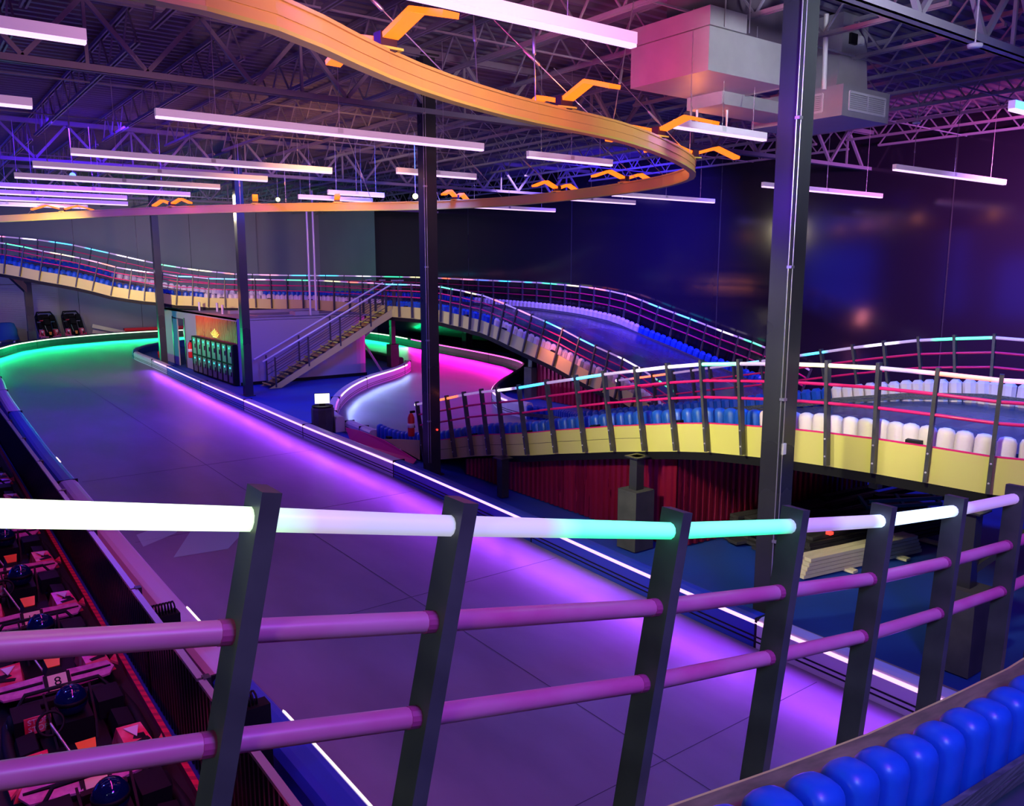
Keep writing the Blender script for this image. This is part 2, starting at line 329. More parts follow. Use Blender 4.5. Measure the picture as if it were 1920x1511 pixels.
T3N_C = [0, 0, 0, 0, 2, 2, 2, 2, 2, 2, 0, 0, 0, 0, 5, 5, 5, 5, 5, 0, 0, 0, 7, 7, 7, 6, 6, 6, 0, 0, 0, 1, 1, 1, 1, 1, 1, 0, 0, 0, 0, 0, 0, 0, 3, 3, 3, 3, 0, 0, 0, 0, 3, 3, 3, 3, 3, 3, 3, 0, 0, 0, 0, 1, 1, 1, 1, 0, 0, 0, 0, 0, 2, 2, 2, 2, 2, 2, 0, 0, 0, 0, 5, 5, 5, 5, 0, 0, 6, 6, 6, 0, 0, 0, 7, 7, 0, 0, 0, 0, 3, 3, 3, 3, 3, 3, 3, 0, 0, 0, 0, 0, 0, 0, 0, 0, 0, 0, 0, 0, 2, 2, 2, 2, 2, 0, 0, 0, 0, 0, 5, 5, 5, 5, 0, 0, 0, 0, 0, 0, 6, 6, 6, 6, 0, 0, 0, 0, 0, 7, 7, 7, 0, 0, 0, 0, 3, 3, 3, 3, 0, 0, 0, 0, 3, 3, 3, 3, 0, 0, 0, 0, 0, 0, 0, 1, 1, 1, 1, 1, 0, 0, 0, 0, 2, 2, 2, 2]
T3F = [(3.84, 49.93, 5.986), (4.58, 49.54, 5.927), (5.31, 49.14, 5.848), (6.06, 48.74, 5.765), (6.8, 48.33, 5.645), (7.55, 47.91, 5.507), (8.29, 47.49, 5.305), (9.04, 47.06, 5.108), (9.83, 46.77, 4.9), (10.65, 46.6, 4.702), (11.49, 46.42, 4.505), (12.34, 46.23, 4.354), (13.21, 46.04, 4.223), (14.1, 45.84, 4.117), (15.0, 45.63, 4.01), (16.06, 45.88, 3.978), (17.15, 46.1, 3.946), (18.3, 46.31, 3.922), (19.52, 46.5, 3.904), (20.72, 46.54, 3.887), (21.78, 46.23, 3.872), (22.86, 45.91, 3.846), (23.59, 44.88, 3.829), (24.14, 43.58, 3.815), (24.6, 42.47, 3.804), (24.6, 40.67, 3.79), (24.6, 38.96, 3.767), (24.6, 37.46, 3.746), (24.6, 35.98, 3.726), (24.6, 34.62, 3.708), (24.6, 33.33, 3.691), (24.6, 32.15, 3.674), (24.6, 31.02, 3.658), (24.6, 29.97, 3.626), (24.6, 28.93, 3.586), (24.6, 27.9, 3.539), (24.6, 26.95, 3.472), (24.6, 25.93, 3.371), (24.6, 24.95, 3.239), (24.6, 24.02, 3.025), (24.6, 23.12, 2.797), (24.6, 22.25, 2.596), (24.6, 21.42, 2.407), (24.6, 20.62, 2.208), (24.6, 19.85, 2.02), (24.6, 19.11, 1.854), (24.6, 18.49, 1.711), (24.6, 17.89, 1.555), (24.6, 17.37, 1.394), (24.6, 16.71, 1.18), (24.6, 16.07, 0.93)]
T3F_C = [7, 7, 7, 7, 7, 0, 0, 0, 0, 1, 1, 1, 0, 0, 0, 3, 3, 3, 3, 3, 0, 0, 0, 3, 3, 3, 3, 3, 0, 0, 1, 1, 1, 1, 1, 1, 0, 0, 0, 2, 2, 2, 2, 0, 0, 0, 5, 5, 5, 5, 5, 0, 0, 0, 6, 6, 0, 0, 0, 0, 0, 0, 7, 7, 7, 7, 0, 0, 0, 3, 3, 3, 3, 0, 0, 3, 3, 3, 3, 0, 0, 0, 0, 1, 1, 1, 0, 0, 0, 2, 2, 2, 2, 0, 0, 5, 5, 5, 5, 0, 0, 0, 0, 6, 6, 0, 0, 0, 7, 7, 7, 0, 4, 4, 4, 0, 0, 0, 3, 3, 3, 0, 0, 0, 0, 3, 3, 0, 0, 0, 2, 2, 2, 2, 0, 0, 0, 5, 5, 5, 0, 0, 0, 6, 6, 6, 6, 0, 0, 0, 0, 0, 7, 7, 7, 0, 0, 0, 3, 3, 3, 0, 0, 0, 0, 3, 3, 3, 3, 3, 0, 0, 0, 0, 0, 1, 1, 1, 1, 0, 0, 0, 2, 2, 2, 2, 2, 0, 0, 0, 0, 0, 0, 0, 0, 0, 0, 0, 0, 0]
RING = [(1.99, 5.55, 6.1), (2.31, 5.74, 6.1), (2.95, 6.17, 6.1), (3.55, 6.57, 6.1), (4.07, 6.86, 6.1), (4.75, 7.15, 6.1), (5.69, 7.51, 6.1), (6.6, 7.67, 6.1), (7.28, 7.77, 6.1), (8.25, 8.12, 6.1), (9.43, 8.71, 6.1), (11.17, 9.78, 6.1), (12.74, 11.71, 6.1), (13.16, 14.03, 6.1), (13.3, 16.08, 6.1), (13.24, 18.25, 6.1), (12.5, 19.76, 6.1), (11.61, 21.18, 6.1), (10.49, 22.28, 6.1), (9.17, 23.26, 6.1), (7.81, 25.37, 6.1), (6.4, 27.91, 6.1), (4.84, 30.71, 6.1), (3.29, 35.71, 6.1)]

# ================================================================== SETTING
ZD = 8.80
b = MB(); b.bb(-12, 25.2, -8, 57.2, -.2, 0); struct(b.obj('floor', 'bluefloor'), 'deep blue painted concrete floor between the race tracks')
b = MB(); b.bb(25.0, 25.2, -8, 48.3, 0, 9.0); struct(b.obj('wall_right', 'wallblack'), 'tall glossy black side wall behind the elevated track')
b = MB(); b.bb(25.0, 25.2, 48.3, 57.2, 0, 9.0); struct(b.obj('wall_right_grey', 'wallgrey'), 'grey end stretch of the side wall')
b = MB(); b.bb(-12, 25.2, 57.0, 57.2, 0, 9.0); b.bb(19.3, 20.3, 56.8, 57, 0, 8.8); struct(b.obj('wall_back', 'wallgrey'), 'grey block back wall')
for i, y in enumerate([3.5, 12.0, 20.5, 29.0, 37.5]):
    b = MB(); b.bb(24.985, 25.0, y - .015, y + .015, 0, 8.7); struct(b.obj('trim_%d' % (i + 1), 'column'), 'thin vertical joint strip on the black wall')
for i, x in enumerate([3, 9, 12.6, 15.9]):
    b = MB(); b.bb(x - .012, x + .012, 56.985, 57.0, 0, 8.7); struct(b.obj('trim_%d' % (i + 6), 'column'), 'thin vertical joint on the grey back wall')
# trapezoid ribbed roof deck, ribs running along X
b = MB(); prof = []; y = -8.0
while y < 57.0: prof += [(y, ZD), (y + .10, ZD), (y + .14, ZD + .07), (y + .26, ZD + .07)]; y += .30
vs = [V((x, p[0], p[1])) for x in (-12, 25.2) for p in prof]; n = len(prof)
b.add(vs, [(k, k + 1, n + k + 1, n + k) for k in range(n - 1)]); struct(b.obj('ceiling', 'deck', fix=False), 'ribbed metal roof deck')
# roller shutter door with slats
b = MB(); b.bb(4.3, 7.9, 56.93, 56.99, 0, 3.4); d = struct(b.obj('door_1', 'building'), 'grey roller shutter door at the back')
for k in range(30):
    q = MB(); q.bb(4.4, 7.8, 56.88, 56.93, .06 + k * .11, .06 + k * .11 + .095); q.obj('slat', 'shutter', d)
b = MB(); b.bb(4.2, 8.0, 56.6, 56.95, 3.4, 3.85); b.obj('shutter_box', 'building', d)

# ---- roof steel
TOPC = 8.60; BOTG = 7.40; BOTJ = 8.05
JX = [3.60 + 1.75 * k for k in range(-5, 13)]
GY = [-3.5, 5.7, 14.7, 27.9, 40.6]
for gy in GY:
    b = MB(); w = MB()
    for s_ in (-.07, .07):
        b.box((7.5, gy + s_, TOPC - .06), (35, .05, .12)); b.box((7.5, gy + s_, BOTG + .05), (35, .05, .10))
    b.box((7.5, gy, BOTG + .01), (35, .2, .02)); b.box((7.5, gy, TOPC - .01), (35, .2, .02))
    g = struct(b.obj('roof_girder', 'steel', org=(7.5, gy, BOTG)), 'deep lattice roof girder')
    for k, x in enumerate(JX[:-1]):
        for (xa, za, xb, zb) in ((x, BOTG + .1, x + .875, TOPC - .1), (x + .875, TOPC - .1, x + 1.75, BOTG + .1)):
            q = MB(); q.bar((xa, gy, za), (xb, gy, zb), .07, .07); q.obj('web_bar', 'steel', g)
        if k % 2 == 0:
            q = MB(); q.bar((x + .875, gy, BOTG + .1), (x + .875, gy, TOPC - .1), .05, .05); q.obj('web_bar', 'steel', g)
bays = [(-3.5, 5.7), (5.7, 14.7), (14.7, 27.9), (27.9, 40.6), (40.6, 57.0)]
for (y0, y1) in bays:
    L = y1 - y0; nb = round(L / 1.2); b = MB(); w = MB()
    for s_ in (-.035, .035):
        b.box((s_, L / 2, ZD - .09 - ZD), (.03, L, .07)); b.box((s_, L / 2, BOTJ + .03 - ZD), (.03, L - 1.0, .06))
    for k in range(nb):
        ya = .5 + (L - 1) * k / nb; yb = .5 + (L - 1) * (k + .5) / nb; yc = .5 + (L - 1) * (k + 1) / nb
        w.bar((0, ya, BOTJ + .03 - ZD), (0, yb, -.09), .03, .03); w.bar((0, yb, -.09), (0, yc, BOTJ + .03 - ZD), .03, .03)
    mc = b.mesh('joist_chords', ['steel']); mw = w.mesh('joist_web', ['steel'])
    for x in JX:
        o = inst('roof_joist', mc, None, Matrix.Translation((x, y0, ZD))); ORG[o.name] = V((x, y0, ZD)); struct(o, 'slim open web roof joist')
        c = inst('joist_web', mw, o, Matrix.Translation((x, y0, ZD)))
for (y0, y1) in bays:
    for f in (.33, .67):
        y = y0 + (y1 - y0) * f; q = MB(); q.bar((-8, y, BOTJ + .03), (24.9, y, BOTJ + .03), .03, .03); struct(q.obj('roof_bridging', 'steel', org=(8, y, BOTJ)), 'thin bridging rod across the joists')

# ---- columns
def column(x, y, label, conduit=False, top=8.5, w=.27):
    b = MB(); b.bb(x - w / 2, x + w / 2, y - w / 2, y + w / 2, 0.02, top)
    o = b.obj('steel_column', 'column', org=(x, y, 0)); tag(o, label, 'column')
    q = MB(); q.bb(x - .19, x + .19, y - .19, y + .19, 0, .03); q.obj('base_plate', 'column', o)
    q = MB(); q.bb(x - .2, x + .2, y - .2, y + .2, top, top + .03); q.obj('cap_plate', 'column', o)
    if conduit:
        q = MB(); q.tube([(x - w / 2 - .012, y - w / 2 + .02, .3), (x - w / 2 - .012, y - w / 2 + .02, 8.3)], .008, 6)
        q.tube([(x - w / 2 + .02, y - w / 2 - .012, .3), (x - w / 2 + .02, y - w / 2 - .012, 8.3)], .007, 6); q.obj('conduit', 'conduit', o)
        for z in (1.2, 2.9, 4.4, 6.0, 7.4):
            q = MB(); q.box((x - w / 2, y - w / 2, z), (.06, .06, .03)); q.obj('conduit_clip', 'conduit', o)
    return o
cR = column(8.18, 5.72, 'wide black steel column nearest the viewer, in front of the yellow ramp panels', True)
q = MB(); q.bb(8.06, 8.12, 5.56, 5.584, 2.25, 2.38); q.obj('junction_box', 'white', cR)
q = MB(); q.box((7.98, 5.60, 7.33), (.12, .12, .12)); q.obj('camera_housing', 'grille', cR)
cC = column(8.85, 14.75, 'black steel column in the middle beside the start of the yellow ramp', True)
q = MB(); q.lathe([(.02, 0), (.02, .02)], (8.9, 14.61, 1.0), V((0, -1, 0)), 8); q.obj('indicator', 'led_red', cC)
column(9.42, 27.9, 'dark steel column beside the corner of the locker building')
column(9.07, 37.62, 'dark steel column farthest left, behind the tip of the kerb')
# two white poles on the building roof
for (x, y, l, top) in ((13.20, 31.2, 'thin pale pole on the left of the pair on the building roof', 6.6), (13.62, 31.6, 'thin pale pole on the right of the pair on the building roof', 7.4)):
    b = MB(); b.tube([(x, y, 2.45), (x, y, top)], .045, 8); o = b.obj('pole', 'handrail', org=(x, y, 2.45)); tag(o, l, 'pole')
    q = MB(); q.bb(x - .12, x + .12, y - .12, y + .12, 2.44, 2.47); q.obj('base_plate', 'handrail', o)

# ================================================================== TRACK SURFACE (ground)
C1 = [(7.6, -4), (7.6, 2.5), (7.62, 4.4), (7.66, 6.5), (7.75, 8.5), (7.86, 10.4), (7.98, 13), (8.05, 15), (8.08, 17.5), (8.12, 20), (8.25, 24), (8.36, 28), (8.5, 32), (8.68, 36), (8.78, 39), (8.85, 42.0), (9.1, 43.8), (9.8, 45.4), (11.1, 47.0), (13, 48.0), (15.2, 47.6), (17.0, 45.5), (18.0, 42.0), (18.35, 38.5), (18.4, 35), (18.1, 32.4), (17.45, 30.7)]
C4 = [(17.45, 30.7), (16.75, 29.8), (15.5, 28.6), (13.7, 27.15), (12.2, 25.5), (11.0, 23.8)]
C4b = [(11.0, 23.8), (10.1, 22.2), (9.55, 21.0), (9.36, 20.1)]
C2 = [(2.55, -4), (2.55, 5.2), (2.5, 8), (2.46, 12), (2.46, 17.5), (2.46, 21), (2.55, 27), (2.66, 31.6), (2.85, 35.6), (2.7, 38.5), (2.2, 41), (1.2, 43)]
C3 = [(1.0, 40.5), (1.7, 43.0), (2.7, 45.4), (3.8, 47.5), (4.9, 50.0), (6.9, 52.4), (10, 54.2), (13, 54.9), (16, 54.4), (19.5, 52), (22, 49), (23, 46.3), (23.1, 43.2), (22.75, 39.7), (22.35, 36.5), (21.9, 31.9), (21.5, 29.3), (20.9, 27.4), (19.9, 26.1), (17.4, 23.9), (15.7, 22.2), (14.95, 21), (14.5, 19.8), (14.45, 18.7)]
C5 = [(9.36, 20.1), (9.31, 19.2), (9.27, 18.5)]
sm = lambda p: [(q.x, q.y) for q in resample(p, .9, 0)]
poly = [(2.55, -4)] + sm(C2)[1:] + [(1.0, 42.5)] + sm(C3) + [(13.8, 17.6), (13.8, 16.6), (9.2, 16.6), (9.2, 17.5)] + sm(C5)[::-1] + sm(C4b)[::-1][1:] + sm(C4)[::-1][1:] + sm(C1)[::-1][1:]
tri = tessellate_polygon([[V((x, y, 0)) for x, y in poly]])
b = MB(); b.add([(x, y, .012) for x, y in poly], tri); o = b.obj('floor_track', 'track'); struct(o, 'smooth grey concrete race track')
for p in o.data.polygons:
    if p.normal.z < 0: p.flip()
# floor joints, drawn in a slightly darker concrete
for i, (a, c) in enumerate([((2.7, 4.6), (7.5, 4.6)), ((2.7, 9.2), (7.7, 9.2)), ((2.7, 13.8), (7.9, 13.8)), ((5.1, -3), (5.3, 36)), ((2.7, 18.5), (8, 18.5))]):
    q = MB(); q.bar((a[0], a[1], .0135), (c[0], c[1], .0135), .006, .002); struct(q.obj('trim_%d' % (20 + i), 'joint'), 'saw-cut joint in the track')
# scuffed paint arrow patches
q = MB()
q.add([(2.75, 13.5, .0145), (3.35, 13.9, .0145), (3.75, 14.7, .0145), (2.8, 14.2, .0145)], [(0, 1, 2, 3)])
q.add([(3.0, 12.7, .0145), (3.8, 12.6, .0145), (4.5, 13.6, .0145), (3.9, 14.5, .0145)], [(0, 1, 2, 3)])
M['mark'] = mat('worn_track_paint', (0.38, 0.72, 0.60), .5)
o = q.obj('painted_arrow', 'mark', fix=False); tag(o, 'faded pale green painted arrow on the track floor', 'marking')

# ================================================================== KERBS
def kerb_profile(h, w): return [(-w / 2, 0), (w / 2, 0), (w / 2, h * .80), (w * .36, h * .96), (w * .18, h), (-w * .18, h), (-w * .36, h * .96), (-w / 2, h * .80)]
def kerb(name, pts, side, secs, label, h=.36, w=.26, led=None, off=0.13, step=.5, ledmat=None):
    P = resample(pts, step, .012); acc = [0]
    for a, c in zip(P[:-1], P[1:]): acc.append(acc[-1] + (c - a).length)
    root = empty(name, P[0], label, 'barrier')
    fr = frames(P, side); fr = [(p - nn * off, t, nn, u) for (p, t, nn, u) in fr]
    for k, (s0, s1, m) in enumerate(secs):
        idx = [i for i in range(len(P)) if s0 - 1e-3 <= acc[i] <= s1 + step]
        if len(idx) < 2: continue
        b = MB(); b.sweep([fr[i] for i in idx], kerb_profile(h, w), mi=0, smooth=False)
        sec = b.obj('barrier_section', m, root)
        for z in (.07, .13):
            q = MB(); q.sweep([fr[i] for i in idx], [(w / 2 - .005, z), (w / 2 + .006, z), (w / 2 + .006, z + .018), (w / 2 - .005, z + .018)]); q.obj('skirt_rib', 'rubber', sec)
        q = MB(); f0 = fr[idx[0]]; q.box(f0[0] + V((0, 0, h * .5)), (.03, w * 1.04, h * 1.02), (f0[1], f0[2], V((0, 0, 1)))); q.obj('joint_plate', 'rubber', sec)
    for (s0, s1, m) in (led or []):
        idx = [i for i in range(len(P)) if s0 <= acc[i] <= s1]
        if len(idx) < 2: continue
        b = MB(); b.sweep([fr[i] for i in idx], [(w * .44, h * .86), (w * .505, h * .80), (w * .53, h * .85), (w * .46, h * .92)]); b.obj('led_strip', m, root)
    return root, acc[-1]
def cum(pts, i):
    return sum((V(pts[k + 1]) - V(pts[k])).length for k in range(i))
def atY(pts, y):
    a = 0
    for p, q in zip(pts[:-1], pts[1:]):
        d = (V(q) - V(p)).length
        if (p[1] - y) * (q[1] - y) <= 0: return a + d * abs(y - p[1]) / max(abs(q[1] - p[1]), 1e-6)
        a += d
    return a
s = lambda y: atY(C1, y)
kerb('track_barrier', C1, 1, [(s(-4), s(2.6), 'curbwhite'), (s(2.6), s(5.2), 'curbwhite'), (s(5.2), s(10), 'curbblue'), (s(10), s(14.9), 'curbblue'), (s(14.9), s(19.8), 'curbwhite'), (s(19.8), s(24.6), 'curbwhite'), (s(24.6), s(30), 'curbblue'), (s(30), s(35.2), 'curbblue'), (s(35.2), s(38), 'curbwhite'), (s(38.3), s(42), 'curbwhite'), (s(42), 62, 'curbblue'), (62, 72, 'curbblack')],
     'long blue and white track barrier with a violet light strip, right of the main straight', led=[(s(-4), s(38), 'led_purple')])
kerb('track_barrier', C4 + C4b[1:], 1, [(0, 1.4, 'curbwhite'), (1.4, 5.3, 'curbwhite'), (5.3, 9.6, 'curbwhite'), (9.6, 12.3, 'curbwhite'), (12.3, 14, 'curbwhite')], 'curved white barrier with a warm white light strip around the inner island', h=.42, led=[(.9, 9.8, 'led_ice')])
s = lambda y: atY(C2, y)
kerb('track_barrier', C2, -1, [(0, s(7.7), 'curbblue'), (s(7.7), s(17.3), 'curbwhite'), (s(17.3), s(26.6), 'curbblue'), (s(26.6), s(31.4), 'curbwhite'), (s(31.4), s(35.7), 'curbwhite'), (s(35.7), 50, 'curbwhite')], 'blue and white pipe-topped barrier left of the main straight, beside the kart pit', w=.34, h=.34, off=.17, led=[(1, s(7.4), 'led_ice')] + [(s(y), s(y) + .6, 'led_ice') for y in (9.4, 11.3, 13.0, 14.6, 16.3, 17.8, 19.4, 21.0, 23.0)])
s = lambda y: atY(C3[9:], y) + cum(C3, 9)
tot = 80
kerb('track_barrier', C3, -1, [(0, 12, 'curbblack'), (12, 24, 'curbblack'), (24, 36, 'curbblack'), (36, s(31), 'curbblack'), (s(31), s(25), 'curbblack'), (s(25), s(21.6), 'curbblack'), (s(21.6), 90, 'curbwhite')], 'tall black outer barrier with green then magenta light strip around the far bend', h=.46, led=[(1, s(40), 'led_green'), (s(40), s(27.0), 'led_magenta'), (s(23.0), s(19.5), 'led_purple')])
kerb('track_barrier', C5, -1, [(0, .8, 'curbwhite'), (.8, 2, 'curbwhite')], 'short white barrier piece joining the blue jugs before the ramp', h=.3, step=.3)

# ================================================================== ELEVATED TRACKS
S3 = 1.0
def post_mesh(s, bolts):
    b = MB(); b.box((0, 0, -.64 * s), (.042, .085, 1.32 * s))
    if bolts:
        for z in (-.96, -1.18): b.lathe([(.012, 0), (.012, .008)], (0, -.0425, z * s), V((0, -1, 0)), 6, 1)
    return b.mesh('post_mesh', ['post', 'handrail'])
PM = {}
def guard_rail(pts, codes, side, label, s=1.0, spans=False, railmat='railred', r=.026, bolts=False, cap_start=False, skip_posts=()):
    root = empty('guard_rail', pts[0], label, 'railing')
    fr = frames(pts, side)
    key = (s, bolts)
    if key not in PM: PM[key] = post_mesh(s, bolts)
    for i, (p, t, n, u) in enumerate(fr):
        if i in skip_posts: continue
        inst('post', PM[key], root, mtx(p + u * .045, t, n, u))
    for i in range(len(pts) - 1):                       # one light tube per bay, LED pixels in it
        b = MB(); f0, f1 = fr[i], fr[i + 1]; cs = list(codes[4 * i:4 * i + 4]); cs = cs + [0] * (4 - len(cs))
        cs = cs + (list(codes[4 * i + 4:4 * i + 5]) or [cs[-1]])
        R = 13; F = []; cl = []
        for k in range(R):
            q = k / (R - 1); F.append((f0[0].lerp(f1[0], q), f0[1].lerp(f1[1], q), f0[2].lerp(f1[2], q), f0[3].lerp(f1[3], q)))
            x = q * 4; j = min(int(x), 3); c0 = LED[cs[j]]; c1 = LED[cs[j + 1]]; fq = min(max((x - j - .35) / .65, 0), 1)
            cl.append(tuple(c0[m] + (c1[m] - c0[m]) * fq for m in range(3)))
        SG = 12 if spans else 7
        b.sweep(F, circ(r * s, SG), smooth=True)
        o = b.obj('light_tube', 'tube', root)
        ca = o.data.color_attributes.new('led', 'FLOAT_COLOR', 'POINT'); nv = len(o.data.vertices); dat = []
        for v_ in range(nv):
            k = v_ // SG if v_ < R * SG else (0 if v_ < (R + 1) * SG else R - 1); dat += [*cl[k], 1.0]
        ca.data.foreach_set('color', dat)
    for dz in (.235, .47):
        if spans:
            for i in range(len(pts) - 1):
                b = MB(); b.sweep([(f[0] - f[3] * dz * s, f[1], f[2], f[3]) for f in fr[i:i + 2]], circ(r * s, 12), smooth=True); ro = b.obj('rail', railmat, root)
                f = fr[i + 1]; t = (fr[i + 1][0] - fr[i][0]).normalized() * -1
                q = MB(); q.lathe([(r * s * 1.04, 0), (r * s * 1.04, .03)], f[0] - f[3] * dz * s + t * .018, t, 14, smooth=False); q.obj('rail_collar', 'collar', ro)
        else:
            b = MB(); b.sweep([(f[0] - f[3] * dz * s, f[1], f[2], f[3]) for f in fr], circ(r * s * .85, 6), smooth=True); b.obj('rail', railmat, root)
    if cap_start:
        q = MB(); q.lathe([(.028, -.03), (.04, 0), (.028, .03)], fr[0][0] - fr[0][1] * .06, fr[0][1], 10); q.obj('end_cap', 'led_ice', root)
    return root, fr
def panels(root, fr, s=1.0, off=.07, top=-.85, bot=-1.28, th=.014, name='side_panel', m='yellow', splits=False):
    for i in range(len(fr) - 1):
        b = MB(); F = [(f[0] + f[2] * off, f[1], f[2], f[3]) for f in fr[i:i + 2]]
        b.sweep(F, [(-th / 2, bot * s), (th / 2, bot * s), (th / 2, top * s), (-th / 2, top * s)])
        b.obj(name, m, root)
def strip(root, fr, prof, name, m, smooth=False):
    b = MB(); b.sweep(fr, prof, smooth=smooth); return b.obj(name, m, root)
def ribbon(root, A, B, name, m, th=.1):
    n = min(len(A), len(B)); b = MB(); vs = []
    for a, c in zip(A, B): vs += [V(a), V(c), V(c) - V((0, 0, th)), V(a) - V((0, 0, th))]
    fs = []
    for i in range(n - 1):
        for k in range(4): l = (k + 1) % 4; fs.append((4 * i + k, 4 * i + l, 4 * i + 4 + l, 4 * i + 4 + k))
    fs += [(3, 2, 1, 0), (4 * n - 4, 4 * n - 3, 4 * n - 2, 4 * n - 1)]
    b.add(vs, fs); return b.obj(name, m, root)
def sub(pts, idx):
    P = [V(p) for p in pts]; out = []
    for x in idx:
        i = min(int(x), len(P) - 2); out.append(P[i].lerp(P[i + 1], x - i))
    return out
def lin(a, b, n): return [a + (b - a) * k / (n - 1) for k in range(n)]
JM = {}
def jug_mesh(w, d, h, segs):
    bm = bmesh.new(); bmesh.ops.create_cube(bm, size=1)
    for v in bm.verts: v.co = V((v.co.x * w, v.co.y * d, v.co.z * h + h / 2))
    if segs > 1:
        bmesh.ops.bevel(bm, geom=list(bm.edges), offset=min(w, d) * .40, segments=segs, profile=.5, affect='EDGES', clamp_overlap=True)
    else:
        e = [e for e in bm.edges if e.calc_length() > .01 and (max(v.co.z for v in e.verts) > h * .9)]
        bmesh.ops.bevel(bm, geom=e, offset=w * .28, segments=1, affect='EDGES', clamp_overlap=True)
    me = bpy.data.meshes.new('jug_mesh'); bm.to_mesh(me); bm.free()
    for p in me.polygons: p.use_smooth = segs > 1
    return me
def jug_row(pts, side, label, blue_white, pitch=.21, s=1.0, off=.27, segs=1, z0=-1.06, band=True, bandlab=None, band_off=.13, brk=None):
    """blue_white: list of (fraction0, fraction1, 'b'|'w')"""
    P = resample(pts, pitch); fr = frames(P, side)
    root = empty('jug_barrier', P[0], label, 'barrier')
    N = len(fr)
    for i, (p, t, n, u) in enumerate(fr[:-1]):
        q = (i + .5) / N; c = 'b'
        for (a, b_, cc) in blue_white:
            if a <= q < b_: c = cc
        if c == '-': continue
        key = (pitch, s, segs, c)
        if key not in JM:
            me = jug_mesh(pitch * (.88 if segs > 2 else .93), .17 * s, .41 * s, segs); me.materials.append(M['jugblue' if c == 'b' else 'jugwhite']); JM[key] = me
        inst('blue_jug' if c == 'b' else 'white_jug', JM[key], root, mtx(p + n * off + u * (z0 * s) + t * (pitch / 2) + u * random.uniform(-.006, .006), t, n, u))
    if band:
        fr2 = fr[::3] + ([fr[-1]] if (N - 1) % 3 else [])
        o2 = off + band_off * s
        for zz in (.10, .155):
            strip(root, fr2, [(o2 - .012, (z0 + zz) * s), (o2 + .012, (z0 + zz) * s), (o2 + .012, (z0 + zz + .048) * s), (o2 - .012, (z0 + zz + .048) * s)], 'retaining_board', 'board')
    for i in range(4, N - 2, brk or 9):
        p, t, n, u = fr[i]; q = MB(); q.box(p + n * (off - .14) + u * (z0 + .22) * s, (.17, .09, .05), (t, n, u)); q.obj('strap_bracket', 'rubber', root)
    return root

# the bend of the back track stands a little way behind the left column (pushed back along the floor)
push = [1 + .018 * math.sin(PI * min(max(i - 1, 0), 20) / 20) for i in range(len(T3N))]
T3N = [(x * k, y * k, 4.4 + (z - 4.4) * k) for k, (x, y, z) in zip(push, T3N)]

# ---- nearest raised track: the one the viewer stands on
FG = [(-2.1, 1.57, 4.46), (-0.75, 1.585, 4.17), (-0.10, 1.59, 4.032), (0.551, 1.605, 3.89), (1.027, 1.600, 3.785), (1.809, 1.612, 3.615), (2.428, 1.618, 3.509), (3.046, 1.632, 3.407), (3.686, 1.646, 3.329), (4.311, 1.646, 3.278), (4.86, 1.67, 3.245), (5.4, 1.7, 3.23)]
FG_C = [9] * 12 + [10, 8, 11, 11, 11, 11, 2, 2, 2, 2, 2, 2, 0, 0, 11, 11, 12, 12, 12, 12, 11] + [0] * 11
root, fr = guard_rail(FG, FG_C, -1, 'near guard rail with thick tubes across the foreground, glowing pale green at the left', spans=True, railmat='rail')
deck0 = empty('raised_track', (0, 0, 2.9), 'raised track in the near right corner that the viewer stands on', 'track')
A = [f[0] - f[3] * 1.16 + f[2] * .1 for f in fr]; B = [p + V((0, -4.6, 0)) for p in A]
ribbon(deck0, A, B, 'track_deck', 'deckfloor'); panels(deck0, fr)
strip(deck0, fr, [(.078, -.90), (.188, -.90), (.188, -.845), (.078, -.845)], 'edge_board', 'cap')
strip(deck0, fr, [(.09, -1.42), (.2, -1.42), (.2, -1.25), (.09, -1.25)], 'edge_beam', 'black')
jug_row([tuple(f[0]) for f in fr[3:]], -1, 'row of large blue plastic jugs strapped behind a weathered board, near right corner', [], pitch=.213, segs=4, off=.285, z0=-1.15)

# ---- yellow ramp in the middle right

T2N_pts = [(9.13, 16.6, 1.16)] + T2N
root, fr = guard_rail(T2N, T2N_C, 1, 'guard rail along the yellow-panelled ramp in the middle distance', bolts=True, cap_start=True)
ramp = empty('raised_track', (9.13, 12, 0), 'yellow-panelled ramp that climbs to the right across the middle of the hall', 'track')
panels(ramp, fr)
for dz in (.0,):
    q = MB(); q.sweep([(f[0] + f[2] * .062, f[1], f[2], f[3]) for f in fr[:10]], [(-.003, -1.065), (.002, -1.065), (.002, -1.06), (-.003, -1.06)]); q.obj('panel_joint', 'rubber', ramp)
strip(ramp, fr, [(.06, -.862), (.085, -.862), (.085, -.845), (.06, -.845)], 'edge_trim', 'railred')
strip(ramp, fr[4:], [(.07, -1.40), (.2, -1.40), (.2, -1.25), (.07, -1.25)], 'edge_beam', 'black')
